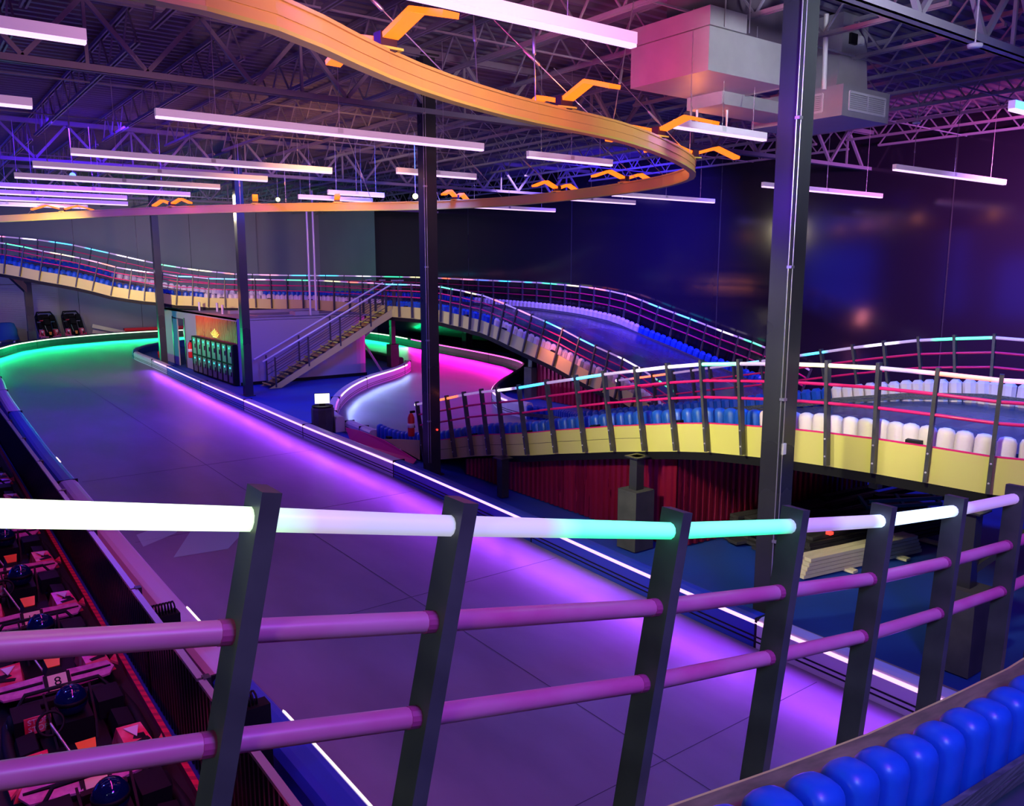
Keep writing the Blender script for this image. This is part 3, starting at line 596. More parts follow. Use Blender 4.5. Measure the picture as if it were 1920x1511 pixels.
# entrance: yellow cheek then magenta cheek lying along the ground
q = MB(); q.prism([(9.19, 15.85, .06), (9.19, 15.85, .52), (9.17, 16.7, .40), (9.15, 17.5, .27)], (.02, .01, 0)); q.obj('entrance_panel', 'yellow', ramp)
q = MB(); q.prism([(9.00, 15.80, .02), (9.16, 15.95, .06), (9.14, 17.5, .27), (9.1, 18.7, .30), (9.08, 19.45, .26), (8.95, 18.9, .03), (8.83, 17.4, .02)], (-.02, 0, -.004)); q.obj('entrance_panel', 'magenta', ramp)
T2F_deck = [(13.8, 17.4, .0), (13.8, 16.3, .30)] + [(p[0], p[1], p[2] - 1.0) for p in T2F]
T2N_deck = [(9.3, 17.4, .0), (9.27, 16.4, .16)] + [(p[0] + .12, p[1], p[2] - 1.06) for p in T2N]
def resY(P, ys):
    out = []
    for y in ys:
        for a, c in zip(P[:-1], P[1:]):
            if (a[1] - y) * (c[1] - y) <= 1e-9: out.append(V(a).lerp(V(c), (y - a[1]) / (c[1] - a[1] + 1e-9))); break
    return out
ys = lin(17.35, 4.5, 26)
ribbon(ramp, resY(T2N_deck, ys) + [V(T2N_deck[-2]), V(T2N_deck[-1])], resY(T2F_deck, ys) + [V((14.6, 4.3, 2.24)), V((15, 3.7, 2.2))], 'track_deck', 'deckfloor')
rootF, frF = guard_rail(T2F, T2F_C, -1, 'guard rail on the far side of the yellow ramp, right of the wide column', cap_start=True)
panels(ramp, frF, top=-.85, bot=-1.25, off=.05)
jug_row([(9.27, 18.5, 1.12), (9.22, 17.4, 1.12)] + T2N[:], 1, 'plastic jugs inside the near edge of the yellow ramp, blue low down, white higher up', [(0, .715, 'b'), (.715, 1, 'w')], pitch=.21, segs=2)
jug_row([(14.55, 18.6, 1.12), (14.9, 17.6, 1.12), (14.4, 16.2, 1.25), (13.9, 15.2, 1.46)] + T2F, -1, 'row of plastic jugs on the far side of the yellow ramp, blue then white', [(0, .70, 'b'), (.70, 1, 'w')], pitch=.21, segs=1)

# ---- long raised track at the back
back = empty('raised_track', (16, 30, 0), 'long raised track that sweeps in from the back left and drops along the black wall', 'track')
rn, frN = guard_rail(T3N, T3N_C, 1, 'near guard rail of the long raised track at the back', railmat='railred')
rf, frf = guard_rail(T3F, T3F_C, -1, 'far guard rail of the long raised track, against the grey and black walls', s=1.3, railmat='railred')
panels(back, frN)
strip(back, frN, [(.07, -1.42), (.2, -1.42), (.2, -1.27), (.07, -1.27)], 'edge_beam', 'black')
strip(back, frf, [(.05, -1.9), (.07, -1.9), (.07, -1.12), (.05, -1.12)], 'inner_kick_board', 'black')
iN = [0, 4, 8, 12, 16, 18, 20, 22, 23, 24, 26, 28, 30, 32, 34, 36, 38, 40, 42, 44, 45, 46]
iF = [0, 3, 6, 9, 12, 14, 16, 19, 21, 24, 27, 29, 31, 33, 36, 38.5, 41, 43.3, 45.2, 47.2, 48.6, 50]
A = sub([tuple(f[0] + f[2] * .12 - V((0, 0, 1.06))) for f in frN], iN); B = sub([(p[0], p[1], p[2] - 1.30) for p in T3F], iF)
A.append(V((16.78, 13.2, .02))); B.append(V((24.6, 13.6, .02)))
ribbon(back, A, B, 'track_deck', 'deckfloor', th=.14)
jug_row(T3N, 1, 'blue and white plastic jugs along the near edge of the long raised back track', [(0, .26, 'b'), (.26, .54, 'w'), (.54, .76, 'b'), (.76, 1, 'w')], pitch=.235, s=1.0)
jug_row(T3F, -1, 'row of plastic jugs along the far edge of the long raised track, beside the walls', [(0, .13, 'b'), (.13, .27, 'w'), (.27, .60, 'b'), (.60, .845, 'w'), (.845, 1, 'b')], pitch=.30, s=1.25, z0=-1.12, off=.34, band_off=.15)

# ---- supports
def support(x, y, top, label, sleeve=.95, w=.16, m='column'):
    root = empty('deck_support', (x, y, 0), label, 'post')
    q = MB(); q.bb(x - w / 2, x + w / 2, y - w / 2, y + w / 2, 0.02, top); q.obj('post', m, root)
    if sleeve:
        q = MB(); q.prism([(x - .2, y - .2, 0.02), (x + .2, y - .2, 0.02), (x + .2, y + .2, 0.02), (x - .2, y + .2, 0.02)], (0, 0, sleeve)); q.obj('concrete_sleeve', 'concrete', root)
    q = MB(); q.bb(x - .14, x + .14, y - .14, y + .14, top - .02, top); q.obj('top_plate', m, root)
    return root
support(9.02, 12.40, .80, 'short dark support under the low half of the yellow ramp', 0)
support(9.00, 8.82, 1.50, 'dark support with a concrete sleeve under the yellow ramp, left of the wide column')
s1 = support(9.05, 3.86, 1.83, 'dark support with a tall concrete sleeve under the right end of the yellow ramp')
q = MB(); q.bar((9.05, 3.86, 1.1), (9.9, 3.3, 1.83), .07, .07); q.obj('brace', 'column', s1)
sp = support(15.6, 31.9, 2.36, 'bolted grey support post that carries the stair landing', .95, .22, 'duct2')
q = MB(); q.bar((15.6, 31.9, 2.30), (18.6, 31.4, 2.34), .18, .2); q.obj('landing_beam', 'duct2', sp)
q = MB(); q.bar((15.7, 31.9, 1.3), (16.7, 31.6, 2.25), .08, .08); q.obj('brace', 'duct', sp)
q = MB(); q.bar((15.75, 31.7, 1.2), (16.2, 31.0, .03), .07, .07); q.obj('raking_prop', 'duct', sp)
for dx in (-.05, .05):
    for dz in (2.12, 2.2, 2.28):
        q = MB(); q.lathe([(.02, 0), (.02, .02)], (15.6 + dx, 31.785, dz), V((0, -1, 0)), 8); q.obj('bolt', 'silver', sp)
support(17.45, 32.3, 2.30, 'dark red-lit support standing inside the bend of the island kerb', 1.0, .2)
support(16.95, 21.6, 1.55, 'grey support with concrete sleeve at the left end of the crimson wall', 1.05, .2)
support(17.2, 16.9, .42, 'short support at the low end of the back ramp', 0)
support(23.9, 31.8, 2.2, 'support under the back track right behind the end of the magenta kerb', .9, .25)
support(24.2, 36.5, 2.3, 'support under the back track behind the middle of the magenta kerb', .9, .25)
support(10.36, 42.3, 2.7, 'slim black support beside the farthest left column', 0, .16)
sl = support(5.75, 51.9, 4.3, 'dark Y-headed support at the far left beside the roller shutter', .9, .36)
q = MB(); q.bar((5.75, 51.9, 3.1), (4.75, 51.5, 4.25), .3, .3); q.obj('brace', 'column', sl)

# ---- corrugated crimson walls
def corr(name, a, c, z0, z1a, z1c, label, m, pitch=.14, dep=.035, cat='wall panel'):
    a = V((a[0], a[1], 0)); c = V((c[0], c[1], 0)); t = (c - a); L = t.length; t.normalize(); n = V((-t.y, t.x, 0))
    b = MB(); pr = []; d = 0
    while d < L:
        pr += [(d, 0), (d + pitch * .35, 0), (d + pitch * .5, dep), (d + pitch * .85, dep)]; d += pitch
    pr.append((L, 0)); vs = []
    for (d, o) in pr:
        d = min(d, L); p = a + t * d + n * o; z1 = z1a + (z1c - z1a) * d / L; vs += [(p.x, p.y, z0), (p.x, p.y, z1)]
    k = len(pr); b.add(vs, [(2 * i, 2 * i + 2, 2 * i + 3, 2 * i + 1) for i in range(k - 1)])
    o = b.obj(name, m, org=(a.x, a.y, z0), fix=False); tag(o, label, cat); return o
corr('corrugated_panel', (9.42, 14.3), (9.45, 8.4), .02, .35, 1.58, 'crimson corrugated sheet closing the space under the yellow ramp', 'corr')
corr('corrugated_panel', (9.47, 8.38), (14.3, 8.0), .02, 1.60, 1.65, 'crimson corrugated sheet behind the pile of timber', 'corr')
corr('corrugated_panel', (16.98, 21.4), (17.05, 16.6), .02, 1.72, .40, 'crimson corrugated sheet under the back ramp, brightly lit from above', 'corr', .2, .05)
area('pink_corner_lamp', (15.9, 19.9, 2.2), (17.0, 19.0, .9), .3, .8, 26, (1.0, .25, .30))

# ================================================================== LOCKER BUILDING
bx0, bx1, by0, by1, bh = 9.98, 15.6, 30.4, 41.3, 2.5
bd = empty('locker_building', (10, 31, 0), 'low lavender-grey service building with lockers and a doorway', 'building')
q = MB(); q.bb(bx0, bx0 + .12, by0, 37.4, .02, bh); q.obj('side_wall', 'building', bd)
q = MB(); q.bb(bx0, bx0 + .12, 39.3, by1, .02, bh); q.obj('side_wall', 'building', bd)
q = MB(); q.bb(bx0, bx0 + .12, 37.4, 39.3, 2.15, bh); q.obj('door_lintel', 'building', bd)
q = MB(); q.bb(bx0 + .12, bx1 - 1.0, by0, by0 + .12, .02, bh - .08)
pr = [V((bx1 - 1.0, by0, .02))] + [V((bx1 - 1.0 + .9 * math.sin(a), by0 + .9 - .9 * math.cos(a), .02)) for a in lin(.2, PI / 2, 7)]
for a_, c_ in zip(pr[:-1], pr[1:]): q.prism([a_, c_, c_ + V((-.08, .1, 0)), a_ + V((-.08, .1, 0))], (0, 0, bh - .1))
q.obj('front_wall', 'building', bd)
q = MB(); q.bb(bx0, bx1 - .2, by0 + .05, by1, bh - .06, bh); q.obj('roof', 'building', bd)
q = MB(); q.bb(bx0 + .02, bx1 - .4, by0 - .015, by0, .02, .13); q.obj('skirting', 'black', bd)
q = MB(); q.bb(10.5, 10.6, 37.2, 39.5, .02, 2.4); q.obj('passage_shade', 'door', bd)  # dark slab stands in for the shade inside the doorway
for y in (37.4, 39.3):
    q = MB(); q.bb(bx0 - .03, bx0 + .13, y - .05, y + .05, .02, 2.2); q.obj('door_frame', 'column', bd)
q = MB(); q.bb(bx0 - .02, bx0 + .02, 39.27, 38.5, .02, 2.1); q.obj('door_leaf', 'building', bd)
cl = MB(); cl.lathe([(.05, 0), (.16, .3), (.2, .7), (.14, .95), (.05, 1.1)], (10.25, 38.0, .9), seg=8); o = cl.obj('hanging_bag', 'curbwhite', org=(10.25, 38, .9)); tag(o, 'pale bag hanging in the doorway of the building', 'bag')
# roof clutter
q = MB(); q.bb(11.2, 15.9, 31.6, 33.4, bh, bh + .03); q.bb(10.9, 16, 34, 34.3, bh, bh + .12)
q.obj('roof_ledge', 'building', bd)
for i, (x, y) in enumerate([(10.6, 37.2), (10.6, 34.0), (10.7, 32.2), (10.3, 39.4), (11.0, 36.0)]):
    q = MB(); q.tube([(x, y, bh), (x, y, bh + .38)], .05, 8); o = q.obj('vent_pipe', 'handrail', org=(x, y, bh)); tag(o, 'short pale vent pipe on the building roof, ' + ('above the lockers far end', 'above the middle of the lockers', 'nearest the building corner', 'farthest, above the doorway', 'set back from the roof edge')[i], 'pipe', 'pipes on the building roof')
q = MB(); q.bb(12.6, 13.6, 31.3, 31.9, bh, bh + .16); o = q.obj('roof_box', 'building', org=(13, 31.5, bh)); tag(o, 'flat grey box on the building roof edge', 'box')
# copper panel and glowing yellow strokes in a crown shape
cp = corr('corrugated_panel', (9.955, 35.6), (9.955, 30.45), 1.56, 2.40, 2.40, 'copper-red corrugated sheet above the lockers with small glowing crown-shaped strokes', 'copper', .17, .03)
for k, (dy, h) in enumerate([(-.36, .08), (-.24, .14), (-.12, .20), (0, .26), (.12, .20), (.24, .14), (.36, .08)]):
    q = MB(); q.bar((9.90, 32.9 + dy * .9, 1.72), (9.90, 32.9 + dy * 1.35, 1.74 + h), .012, .022, up=V((1, 0, 0))); q.obj('crown_ray', 'crown', cp)
q = MB(); q.bb(9.895, 9.905, 32.65, 33.15, 1.66, 1.70); q.obj('crown_band', 'crown', cp)
area('copper_wall_lamp', (8.9, 33.2, 3.3), (9.96, 33.0, 2.0), 4.0, .2, 60, (1.0, .25, .07))
# lockers: two rows of eight
lk = empty('locker_bank', (9.85, 33.2, 0), 'bank of tall black-framed lockers in two rows below the copper panel', 'lockers')
q = MB(); q.bb(9.78, 9.95, 30.45, 35.75, .03, 1.55); q.obj('cabinet', 'black', lk)
for r_ in range(2):
    for k in range(8):
        y = 30.58 + k * .645; z0 = .10 + r_ * .74
        q = MB(); q.bb(9.755, 9.78, y, y + .40, z0, z0 + .66); d_ = q.obj('locker_door', 'locker', lk)
        q = MB(); q.bb(9.742, 9.755, y + .16, y + .24, z0 + .53, z0 + .59); q.obj('indicator_light', 'led_cyan', d_)
        q = MB(); q.bb(9.73, 9.755, y + .05, y + .08, z0 + .25, z0 + .42); q.obj('handle', 'black', d_)
def extinguisher(x, y, z, label, s=1.0):
    rt = empty('fire_extinguisher', (x, y, z), label, 'extinguisher')
    q = MB(); q.lathe([(.07 * s, 0), (.08 * s, .03), (.08 * s, .42 * s), (.05 * s, .5 * s), (.025 * s, .53 * s)], (x, y, z), seg=12); q.obj('cylinder', 'red', rt)
    q = MB(); q.lathe([(.082 * s, 0), (.082 * s, .1 * s)], (x, y, z + .2 * s), seg=12); q.obj('label_band', 'white', rt)
    q = MB(); q.bb(x - .02, x + .1 * s, y - .02, y + .02, z + .53 * s, z + .58 * s); q.bar((x, y, z + .55 * s), (x + .05 * s, y - .07 * s, z + .2 * s), .02, .02); q.obj('valve_and_hose', 'black', rt)
extinguisher(9.88, 36.35, .55, 'red fire extinguisher on the building wall left of the lockers', 1.3)
extinguisher(9.04, 15.95, .62, 'red fire extinguisher on the first post of the yellow ramp rail', 1.0)

# ================================================================== STAIR
st = empty('staircase', (12.8, 29.3, 0), 'straight staircase with yellow stringers and white handrails up to the raised track', 'stairs')
SX0, SZ0, SX1, SZ1 = 10.55, 0.02, 15.75, 2.75
def sxz(k): return SX0 + (SX1 - SX0) * k, SZ0 + (SZ1 - SZ0) * k
for y in (28.95, 29.85):
    q = MB(); (xa, za), (xb, zb) = sxz(0), sxz(1)
    q.prism([(xa, y, za), (xa + .45, y, za), (xb, y, zb - .25), (xb, y, zb + .06)], (0, .03, 0)); q.obj('stringer', 'yellow', st)
    hr = MB(); hr.tube([(xa - .2, y, za + 1.0), (xb, y, zb + 1.02)], .035, 8); hr.obj('handrail', 'handrail', st)
    for k in (.05, .30, .55, .80, .99):
        x, z = sxz(k); q = MB(); q.bb(x - .025, x + .025, y - .025, y + .025, z - .1, z + 1.0); q.obj('baluster', 'post', st)
    for dz in (.28, .48, .68, .85):
        q = MB(); q.tube([(xa + .25, y, za + dz + .1), (xb, y, zb + dz)], .012, 6); q.obj('infill_cable', 'post', st)
for k in range(15):
    x, z = sxz((k + .6) / 15.5); q = MB(); q.bb(x - .13, x + .15, 28.98, 29.85, z + .0, z + .035); tr = q.obj('tread', 'rubber', st)
    q = MB(); q.bb(x - .14, x - .11, 28.98, 29.85, z + .0, z + .045); q.obj('nosing', 'yellowedge', tr)
ld = empty('stair_landing', (16.1, 29.4, 2.7), 'small landing with posts at the head of the staircase', 'landing')
q = MB(); q.bb(15.7, 16.3, 28.8, 31.2, 2.66, 2.74); q.obj('platform', 'rubber', ld)
q = MB(); q.bb(15.66, 15.7, 28.8, 31.2, 2.5, 2.74); q.obj('platform_edge', 'yellow', ld)
for (x, y) in [(15.75, 28.9), (15.75, 29.9), (15.75, 31.1), (16.0, 28.85)]:
    q = MB(); q.bb(x - .035, x + .035, y - .035, y + .035, 2.3, 3.85); q.obj('gate_post', 'post', ld)
    q = MB(); q.bb(x - .12, x + .12, y - .05, y + .05, 3.85, 3.90); q.obj('post_cap', 'conduit', ld)

# ================================================================== CONTROL BIN AND SCREEN
cb = empty('control_bin', (9.0, 20.4, 0), 'dark ribbed barrel-shaped stand at the end of the island kerb', 'stand')
q = MB(); q.lathe([(.27, .02), (.30, .06), (.30, .66), (.27, .70)], (8.86, 20.4, 0), seg=10, smooth=False); q.obj('body', 'concrete', cb)
q = MB(); q.lathe([(.28, 0), (.28, .04)], (8.86, 20.4, .70), seg=10, smooth=False); q.obj('lid', 'rubber', cb)
sc = empty('lit_screen', (8.86, 20.4, .74), 'small bright white screen on top of the dark stand', 'screen')
dx = V((.40, .915, 0)).normalized(); nx = V((dx.y, -dx.x, 0))
q = MB(); q.box(V((8.86, 20.4, .93)), (.40, .04, .28), (nx, dx, V((0, 0, 1)))); q.obj('casing', 'black', sc)
q = MB(); q.box(V((8.86, 20.4, .93)) - dx * .022, (.385, .006, .265), (nx, dx, V((0, 0, 1)))); q.obj('display', 'screen', sc)
q = MB(); q.box(V((8.86, 20.4, .765)), (.16, .1, .05), (nx, dx, V((0, 0, 1)))); q.obj('foot', 'black', sc)

# ================================================================== TIMBER PILE
pl = empty('timber_stack', (11.2, 7.3, 0), 'wide stack of dark stained boards on the blue floor under the yellow ramp', 'timber')
random.seed(3)
for r_ in range(6):
    for k in range(7):
        q = MB(); x0 = 10.35 + random.uniform(-.12, .12) + .05 * r_; L = 3.2 + random.uniform(-.25, .2); y = 6.55 + k * .22 + random.uniform(-.015, .015); z = .08 + r_ * .062
        q.box((x0 + L / 2 - .0, y, z), (L, .20, .05), (V((.985, -.17, 0)), V((.17, .985, 0)), V((0, 0, 1)))); q.obj('board', 'timberdark', pl)
for k in range(3):
    q = MB(); q.bb(10.7 + k * 1.1, 10.82 + k * 1.1, 6.1 - .2 * k, 8.2 - .2 * k, .02, .06); q.obj('bearer', 'cream', pl)
pc = empty('timber_stack', (10.8, 6.3, 0), 'small bundle of pale cream planks at the front edge of the dark stack', 'timber')
for r_ in range(5):
    for k in range(2):
        q = MB(); q.box((11.15, 6.36 - k * .13, .06 + r_ * .058), (2.5 - .06 * r_, .12, .05), (V((.985, -.17, 0)), V((.17, .985, 0)), V((0, 0, 1)))); q.obj('plank', 'cream', pc)
tr = empty('steel_cradle', (13.2, 6.6, .4), 'teal blue steel cradle lying on the right end of the dark timber', 'cradle')
for (a, c) in [((12.4, 6.9, .52), (13.6, 6.3, .52)), ((12.55, 7.15, .52), (13.75, 6.55, .52)), ((12.4, 6.9, .62), (13.6, 6.3, .62)), ((12.4, 6.9, .50), (12.55, 7.15, .62)), ((13.0, 6.6, .50), (13.15, 6.85, .62)), ((13.6, 6.3, .50), (13.75, 6.55, .62))]:
    q = MB(); q.bar(a, c, .05, .05); q.obj('frame_bar', 'trolley', tr)
for i, (a, c, lab) in enumerate([((11.9, 7.3, .52), (14.6, 6.8, .62), 'long dark steel section lying across the timber, nearest the ramp'), ((12.2, 7.6, .55), (15.2, 7.3, .55), 'dark steel section at the back of the pile'), ((12.8, 7.0, .60), (14.8, 6.2, .45), 'dark steel section sloping off the right end of the pile')]):
    q = MB(); q.bar(a, c, .12, .08); o = q.obj('steel_section', 'black', org=a); tag(o, lab, 'steel')
q = MB(); q.bb(13.2, 13.36, 7.2, 7.36, .62, .80); o = q.obj('small_box', 'curbwhite', org=(13.28, 7.28, .62)); tag(o, 'small pale pink box standing on the pile', 'box')
q = MB(); q.bb(10.9, 10.98, 6.62, 6.70, .42, .46); o = q.obj('tag_light', 'led_red', org=(10.94, 6.66, .42)); tag(o, 'tiny red marker on the dark boards', 'marker')

# ================================================================== KART PIT
b = MB(); b.bb(-3.5, 1.62, -4, 44, .004, .010); struct(b.obj('floor_pit', 'pitfloor'), 'dark floor of the kart pit')
pf = corr('pit_fence', (1.71, 42), (1.71, -3), .02, 1.02, 1.02, 'dark ribbed metal pit fence beside the parked karts', 'ribs', .10, .03, 'fence')
y = -3.0; k = 0
while y < 42:
    q = MB(); q.bb(1.68, 1.74, y + .02, min(y + 2.4, 42) - .02, 1.01, 1.04); q.obj('top_rail', 'silver', pf)
    q = MB(); q.bb(1.72, 1.78, y - .04, y + .04, .02, 1.05); q.obj('fence_post', 'column', pf); y += 2.4
tp = empty('striped_edge', (1.63, 5, 0), 'red striped strip along the foot of the pit fence', 'edging')
M['stripe'] = mat('crimson_strip', (0.85, 0.03, 0.10), .5); M['stripe2'] = mat('dull_crimson_strip', (0.50, 0.02, 0.08), .5)
y = 3.0
q1 = MB(); q2 = MB()
while y < 34:
    (q1).add([(1.60, y, .10), (1.65, y - .03, .10), (1.65, y + .05, .10), (1.60, y + .08, .10)], [(0, 1, 2, 3)])
    (q2).add([(1.60, y + .08, .10), (1.65, y + .05, .10), (1.65, y + .11, .10), (1.60, y + .14, .10)], [(0, 1, 2, 3)]); y += .14
q2.bb(1.60, 1.65, 3, 34, .012, .098)
q1.obj('red_stripes', 'stripe', tp, fix=False); q2.obj('strip_body', 'stripe2', tp, fix=False)
for (yy, xx, lab, n) in [(8.62, 1.85, 'dark coil spring lying behind the pit fence, farther one', 9), (6.3, 1.95, 'dark coil spring lying behind the pit fence, nearer one', 7)]:
    pts = []
    for k in range(n * 8): a = 2 * PI * k / 8; pts.append((xx + .03 * k / 8 - .1 + .0, yy + .055 * math.cos(a), .90 + .055 * math.sin(a)))
    q = MB(); q.tube(pts, .009, 5); o = q.obj('coil_spring', 'black', org=(xx, yy, .9)); tag(o, lab, 'spring')
    q = MB(); q.bb(xx - .14, xx + .2, yy - .07, yy + .07, .02, .84); o2 = q.obj('spring_pedestal', 'black', o)

def text_mesh(txt, size):
    c = bpy.data.curves.new('t', 'FONT'); c.body = txt; c.size = size; c.align_x = 'CENTER'; c.align_y = 'CENTER'; c.extrude = .002
    o = bpy.data.objects.new('t', c); COL.objects.link(o); bpy.context.view_layer.update()
    me = bpy.data.meshes.new_from_object(o.evaluated_get(bpy.context.evaluated_depsgraph_get())); bpy.data.objects.remove(o); return me
def put_text(txt, size, p, x, y, z, m, parent):
    me = text_mesh(txt, size); me.materials.clear(); me.materials.append(M[m])
    return inst('lettering', me, parent, mtx(p, x, y, z))
# one kart, nose towards -Y, built at the origin of its Empty
def build_kart(loc, label, num, simple=False):
    X, Y, Z = loc; P = lambda x, y, z: V((X + x * .80, Y + y, z))
    k = empty('racing_kart', loc, label, 'kart', None)
    q = MB(); q.prism([P(-.28, .72, .06), P(.28, .72, .06), P(.34, .2, .06), P(.30, -.75, .06), P(-.30, -.75, .06), P(-.34, .2, .06)], (0, 0, .035)); q.obj('chassis', 'black', k)
    q = MB(); lp = [P(.62, .55, .14), P(.66, .2, .14), P(.66, -.35, .14), P(.60, -.75, .14), P(.35, -.93, .14), P(-.35, -.93, .14), P(-.60, -.75, .14), P(-.66, -.35, .14), P(-.66, .2, .14), P(-.62, .55, .14), P(-.45, .84, .14), P(.45, .84, .14)]
    q.tube(lp, .05, 6, loop=True, cap=False); q.obj('bumper_ring', 'rubber', k)
    for (x, y) in ((.52, .48), (-.52, .48), (.50, -.55), (-.50, -.55)):
        q = MB(); q.lathe([(.09, -.085), (.13, -.07), (.135, 0), (.13, .07), (.09, .085)], P(x, y, .145), V((1, 0, 0)), 12); w_ = q.obj('wheel', 'rubber', k)
        q = MB(); q.lathe([(.06, -.09), (.06, .09)], P(x, y, .145), V((1, 0, 0)), 8); q.obj('hub', 'silver', w_)
    # seat shell
    q = MB(); q.prism([P(-.19, .32, .10), P(.19, .32, .10), P(.21, .40, .36), P(-.21, .40, .36)], (0, .04, .02)); q.prism([P(-.19, -.02, .09), P(.19, -.02, .09), P(.19, .34, .10), P(-.19, .34, .10)], (0, 0, .22))
    for s_ in (-1, 1): q.prism([P(s_ * .19, -.05, .09), P(s_ * .19, .32, .09), P(s_ * .23, .40, .45), P(s_ * .21, .05, .24)], (s_ * .02, 0, 0))
    q.obj('seat', 'black', k)
    # engine deck with lettering behind the seat
    q = MB(); q.bb(X - .46, X - .22, Y + .26, Y + .60, .10, .30); en = q.obj('battery_box', 'black', k)
    q = MB(); q.box(P(-.34, .25, .24), (.22, .012, .16)); q.obj('warning_panel', 'redgloss', en)
    if not simple:
        put_text('STOP', .07, P(-.34, .2425, .275), V((1, 0, 0)), V((0, 0, 1)), V((0, -1, 0)), 'white', en)
        put_text('STOP', .07, P(-.34, .2425, .205), V((1, 0, 0)), V((0, 0, 1)), V((0, -1, 0)), 'white', en)
    q = MB(); q.bb(X + .24, X + .46, Y + .26, Y + .60, .10, .28); q.obj('battery_box', 'black', k)
    # steering
    q = MB(); c = P(-.26, -.12, .40); ring = [c + V((.105 * math.cos(a), .06 * math.sin(a), .085 * math.sin(a))) for a in lin(0, 2 * PI, 17)[:-1]]
    q.tube(ring, .013, 6, loop=True, cap=False); sw = q.obj('steering_wheel', 'black', k)
    q = MB(); q.tube([c, P(-.1, -.52, .20)], .012, 6); q.obj('steering_column', 'silver', sw)
    for s_ in (-1, 1):
        # front fairings: faceted red shells over the front wheels
        top = [P(s_ * .34, -.36, .30), P(s_ * .60, -.34, .28), P(s_ * .64, -.66, .25), P(s_ * .36, -.74, .27)]
        bot = [P(s_ * .30, -.28, .12), P(s_ * .68, -.28, .12), P(s_ * .72, -.74, .12), P(s_ * .32, -.82, .12)]
        q = MB(); q.add(bot + top, [(0, 1, 2, 3), (4, 5, 6, 7), (0, 1, 5, 4), (1, 2, 6, 5), (2, 3, 7, 6), (3, 0, 4, 7)]); fa = q.obj('wheel_fairing', 'redgloss', k)
        q = MB(); q.prism([P(s_ * .40, -.42, .300), P(s_ * .56, -.41, .292), P(s_ * .50, -.58, .282)], (0, 0, .006)); q.obj('graphic_stripe', 'white', fa)
        q = MB(); q.prism([P(s_ * .42, -.66, .268), P(s_ * .60, -.60, .268), P(s_ * .62, -.65, .262), P(s_ * .44, -.71, .262)], (0, 0, .006)); q.obj('graphic_stripe', 'black', fa)
        # side pods
        q = MB(); q.add([P(s_ * .36, .18, .1), P(s_ * .62, .18, .1), P(s_ * .62, -.22, .1), P(s_ * .36, -.22, .1), P(s_ * .40, .14, .24), P(s_ * .58, .14, .22), P(s_ * .58, -.20, .22), P(s_ * .40, -.20, .24)], [(0, 1, 2, 3), (4, 5, 6, 7), (0, 1, 5, 4), (1, 2, 6, 5), (2, 3, 7, 6), (3, 0, 4, 7)]); q.obj('side_pod', 'black', k)
        # nose wing halves
        q = MB(); q.prism([P(s_ * .13, -.78, .26), P(s_ * .62, -.72, .22), P(s_ * .68, -.82, .19), P(s_ * .60, -.92, .16), P(s_ * .13, -1.0, .17)], (0, 0, .02)); nw = q.obj('nose_wing', 'pinkgloss', k)
        q = MB(); q.prism([P(s_ * .16, -.86, .236), P(s_ * .64, -.80, .206), P(s_ * .64, -.82, .202), P(s_ * .16, -.885, .228)], (0, 0, .018)); q.obj('wing_stripe', 'black', nw)
        q = MB(); q.prism([P(s_ * .66, -.70, .2), P(s_ * .76, -.56, .2), P(s_ * .74, -.78, .18)], (0, 0, .03)); q.obj('wing_tip', 'redgloss', nw)
    q = MB(); q.add([P(-.12, -.50, .14), P(.12, -.50, .14), P(.17, -.80, .14), P(-.17, -.80, .14), P(-.09, -.53, .36), P(.09, -.53, .36), P(.07, -.70, .30), P(-.07, -.70, .30)], [(0, 1, 2, 3), (4, 5, 6, 7), (0, 1, 5, 4), (1, 2, 6, 5), (2, 3, 7, 6), (3, 0, 4, 7)]); nc = q.obj('nose_cone', 'black', k)
    q = MB(); q.prism([P(-.10, -.53, .362), P(.10, -.53, .362), P(.07, -.70, .305), P(-.07, -.70, .305)], (0, 0, .008)); q.obj('cone_cap', 'orange', nc)
    # number plate, sloping forwards
    zz = V((0, -.55, .835)); yy = V((0, .835, .55)); xx = V((1, 0, 0)); pc_ = P(0, -.92, .225)
    q = MB(); q.box(pc_, (.24, .22, .02), (xx, yy, zz)); q.obj('plate_backing', 'black', k)
    q = MB(); q.box(pc_ + zz * .014, (.17, .18, .012), (xx, yy, zz)); npl = q.obj('number_plate', 'plate', k)
    if num: put_text(num, .14 if len(num) < 2 else .11, pc_ + zz * .022, xx, yy, zz, 'black', npl)
    q = MB(); q.tube([P(-.62, .62, .12), P(-.4, .70, .34), P(.4, .70, .34), P(.62, .62, .12)], .02, 6); q.obj('rear_hoop', 'rubber', k)
    return k
def helmet(loc, label):
    x, y, z = loc; h = empty('helmet', loc, label, 'helmet', None)
    q = MB(); q.lathe([(.075, 0), (.115, .02), (.135, .08), (.137, .13), (.120, .19), (.080, .235), (.03, .255)], loc, seg=20); q.obj('shell', 'helmet', h)
    q = MB(); q.lathe([(.138, .10), (.139, .14)], loc, seg=20); q.obj('visor_band', 'black', h)
    return h
HY = [4.62, 6.35, 8.10, 10.06, 11.97, 13.85, 15.75, 17.7, 19.6]
nums = ['', '', '', '8', '10', '', '', '', '']
labs = ['closest to the viewer, lowest in the pit', 'second from the bottom of the pit row', 'just in front of number 8, between the lower rails', 'number 8 on its cream nose plate', 'number 10 on its nose plate', 'just below the bright green tube', 'first one seen above the green tube', 'near the top of the pit row', 'farthest in the pit row']
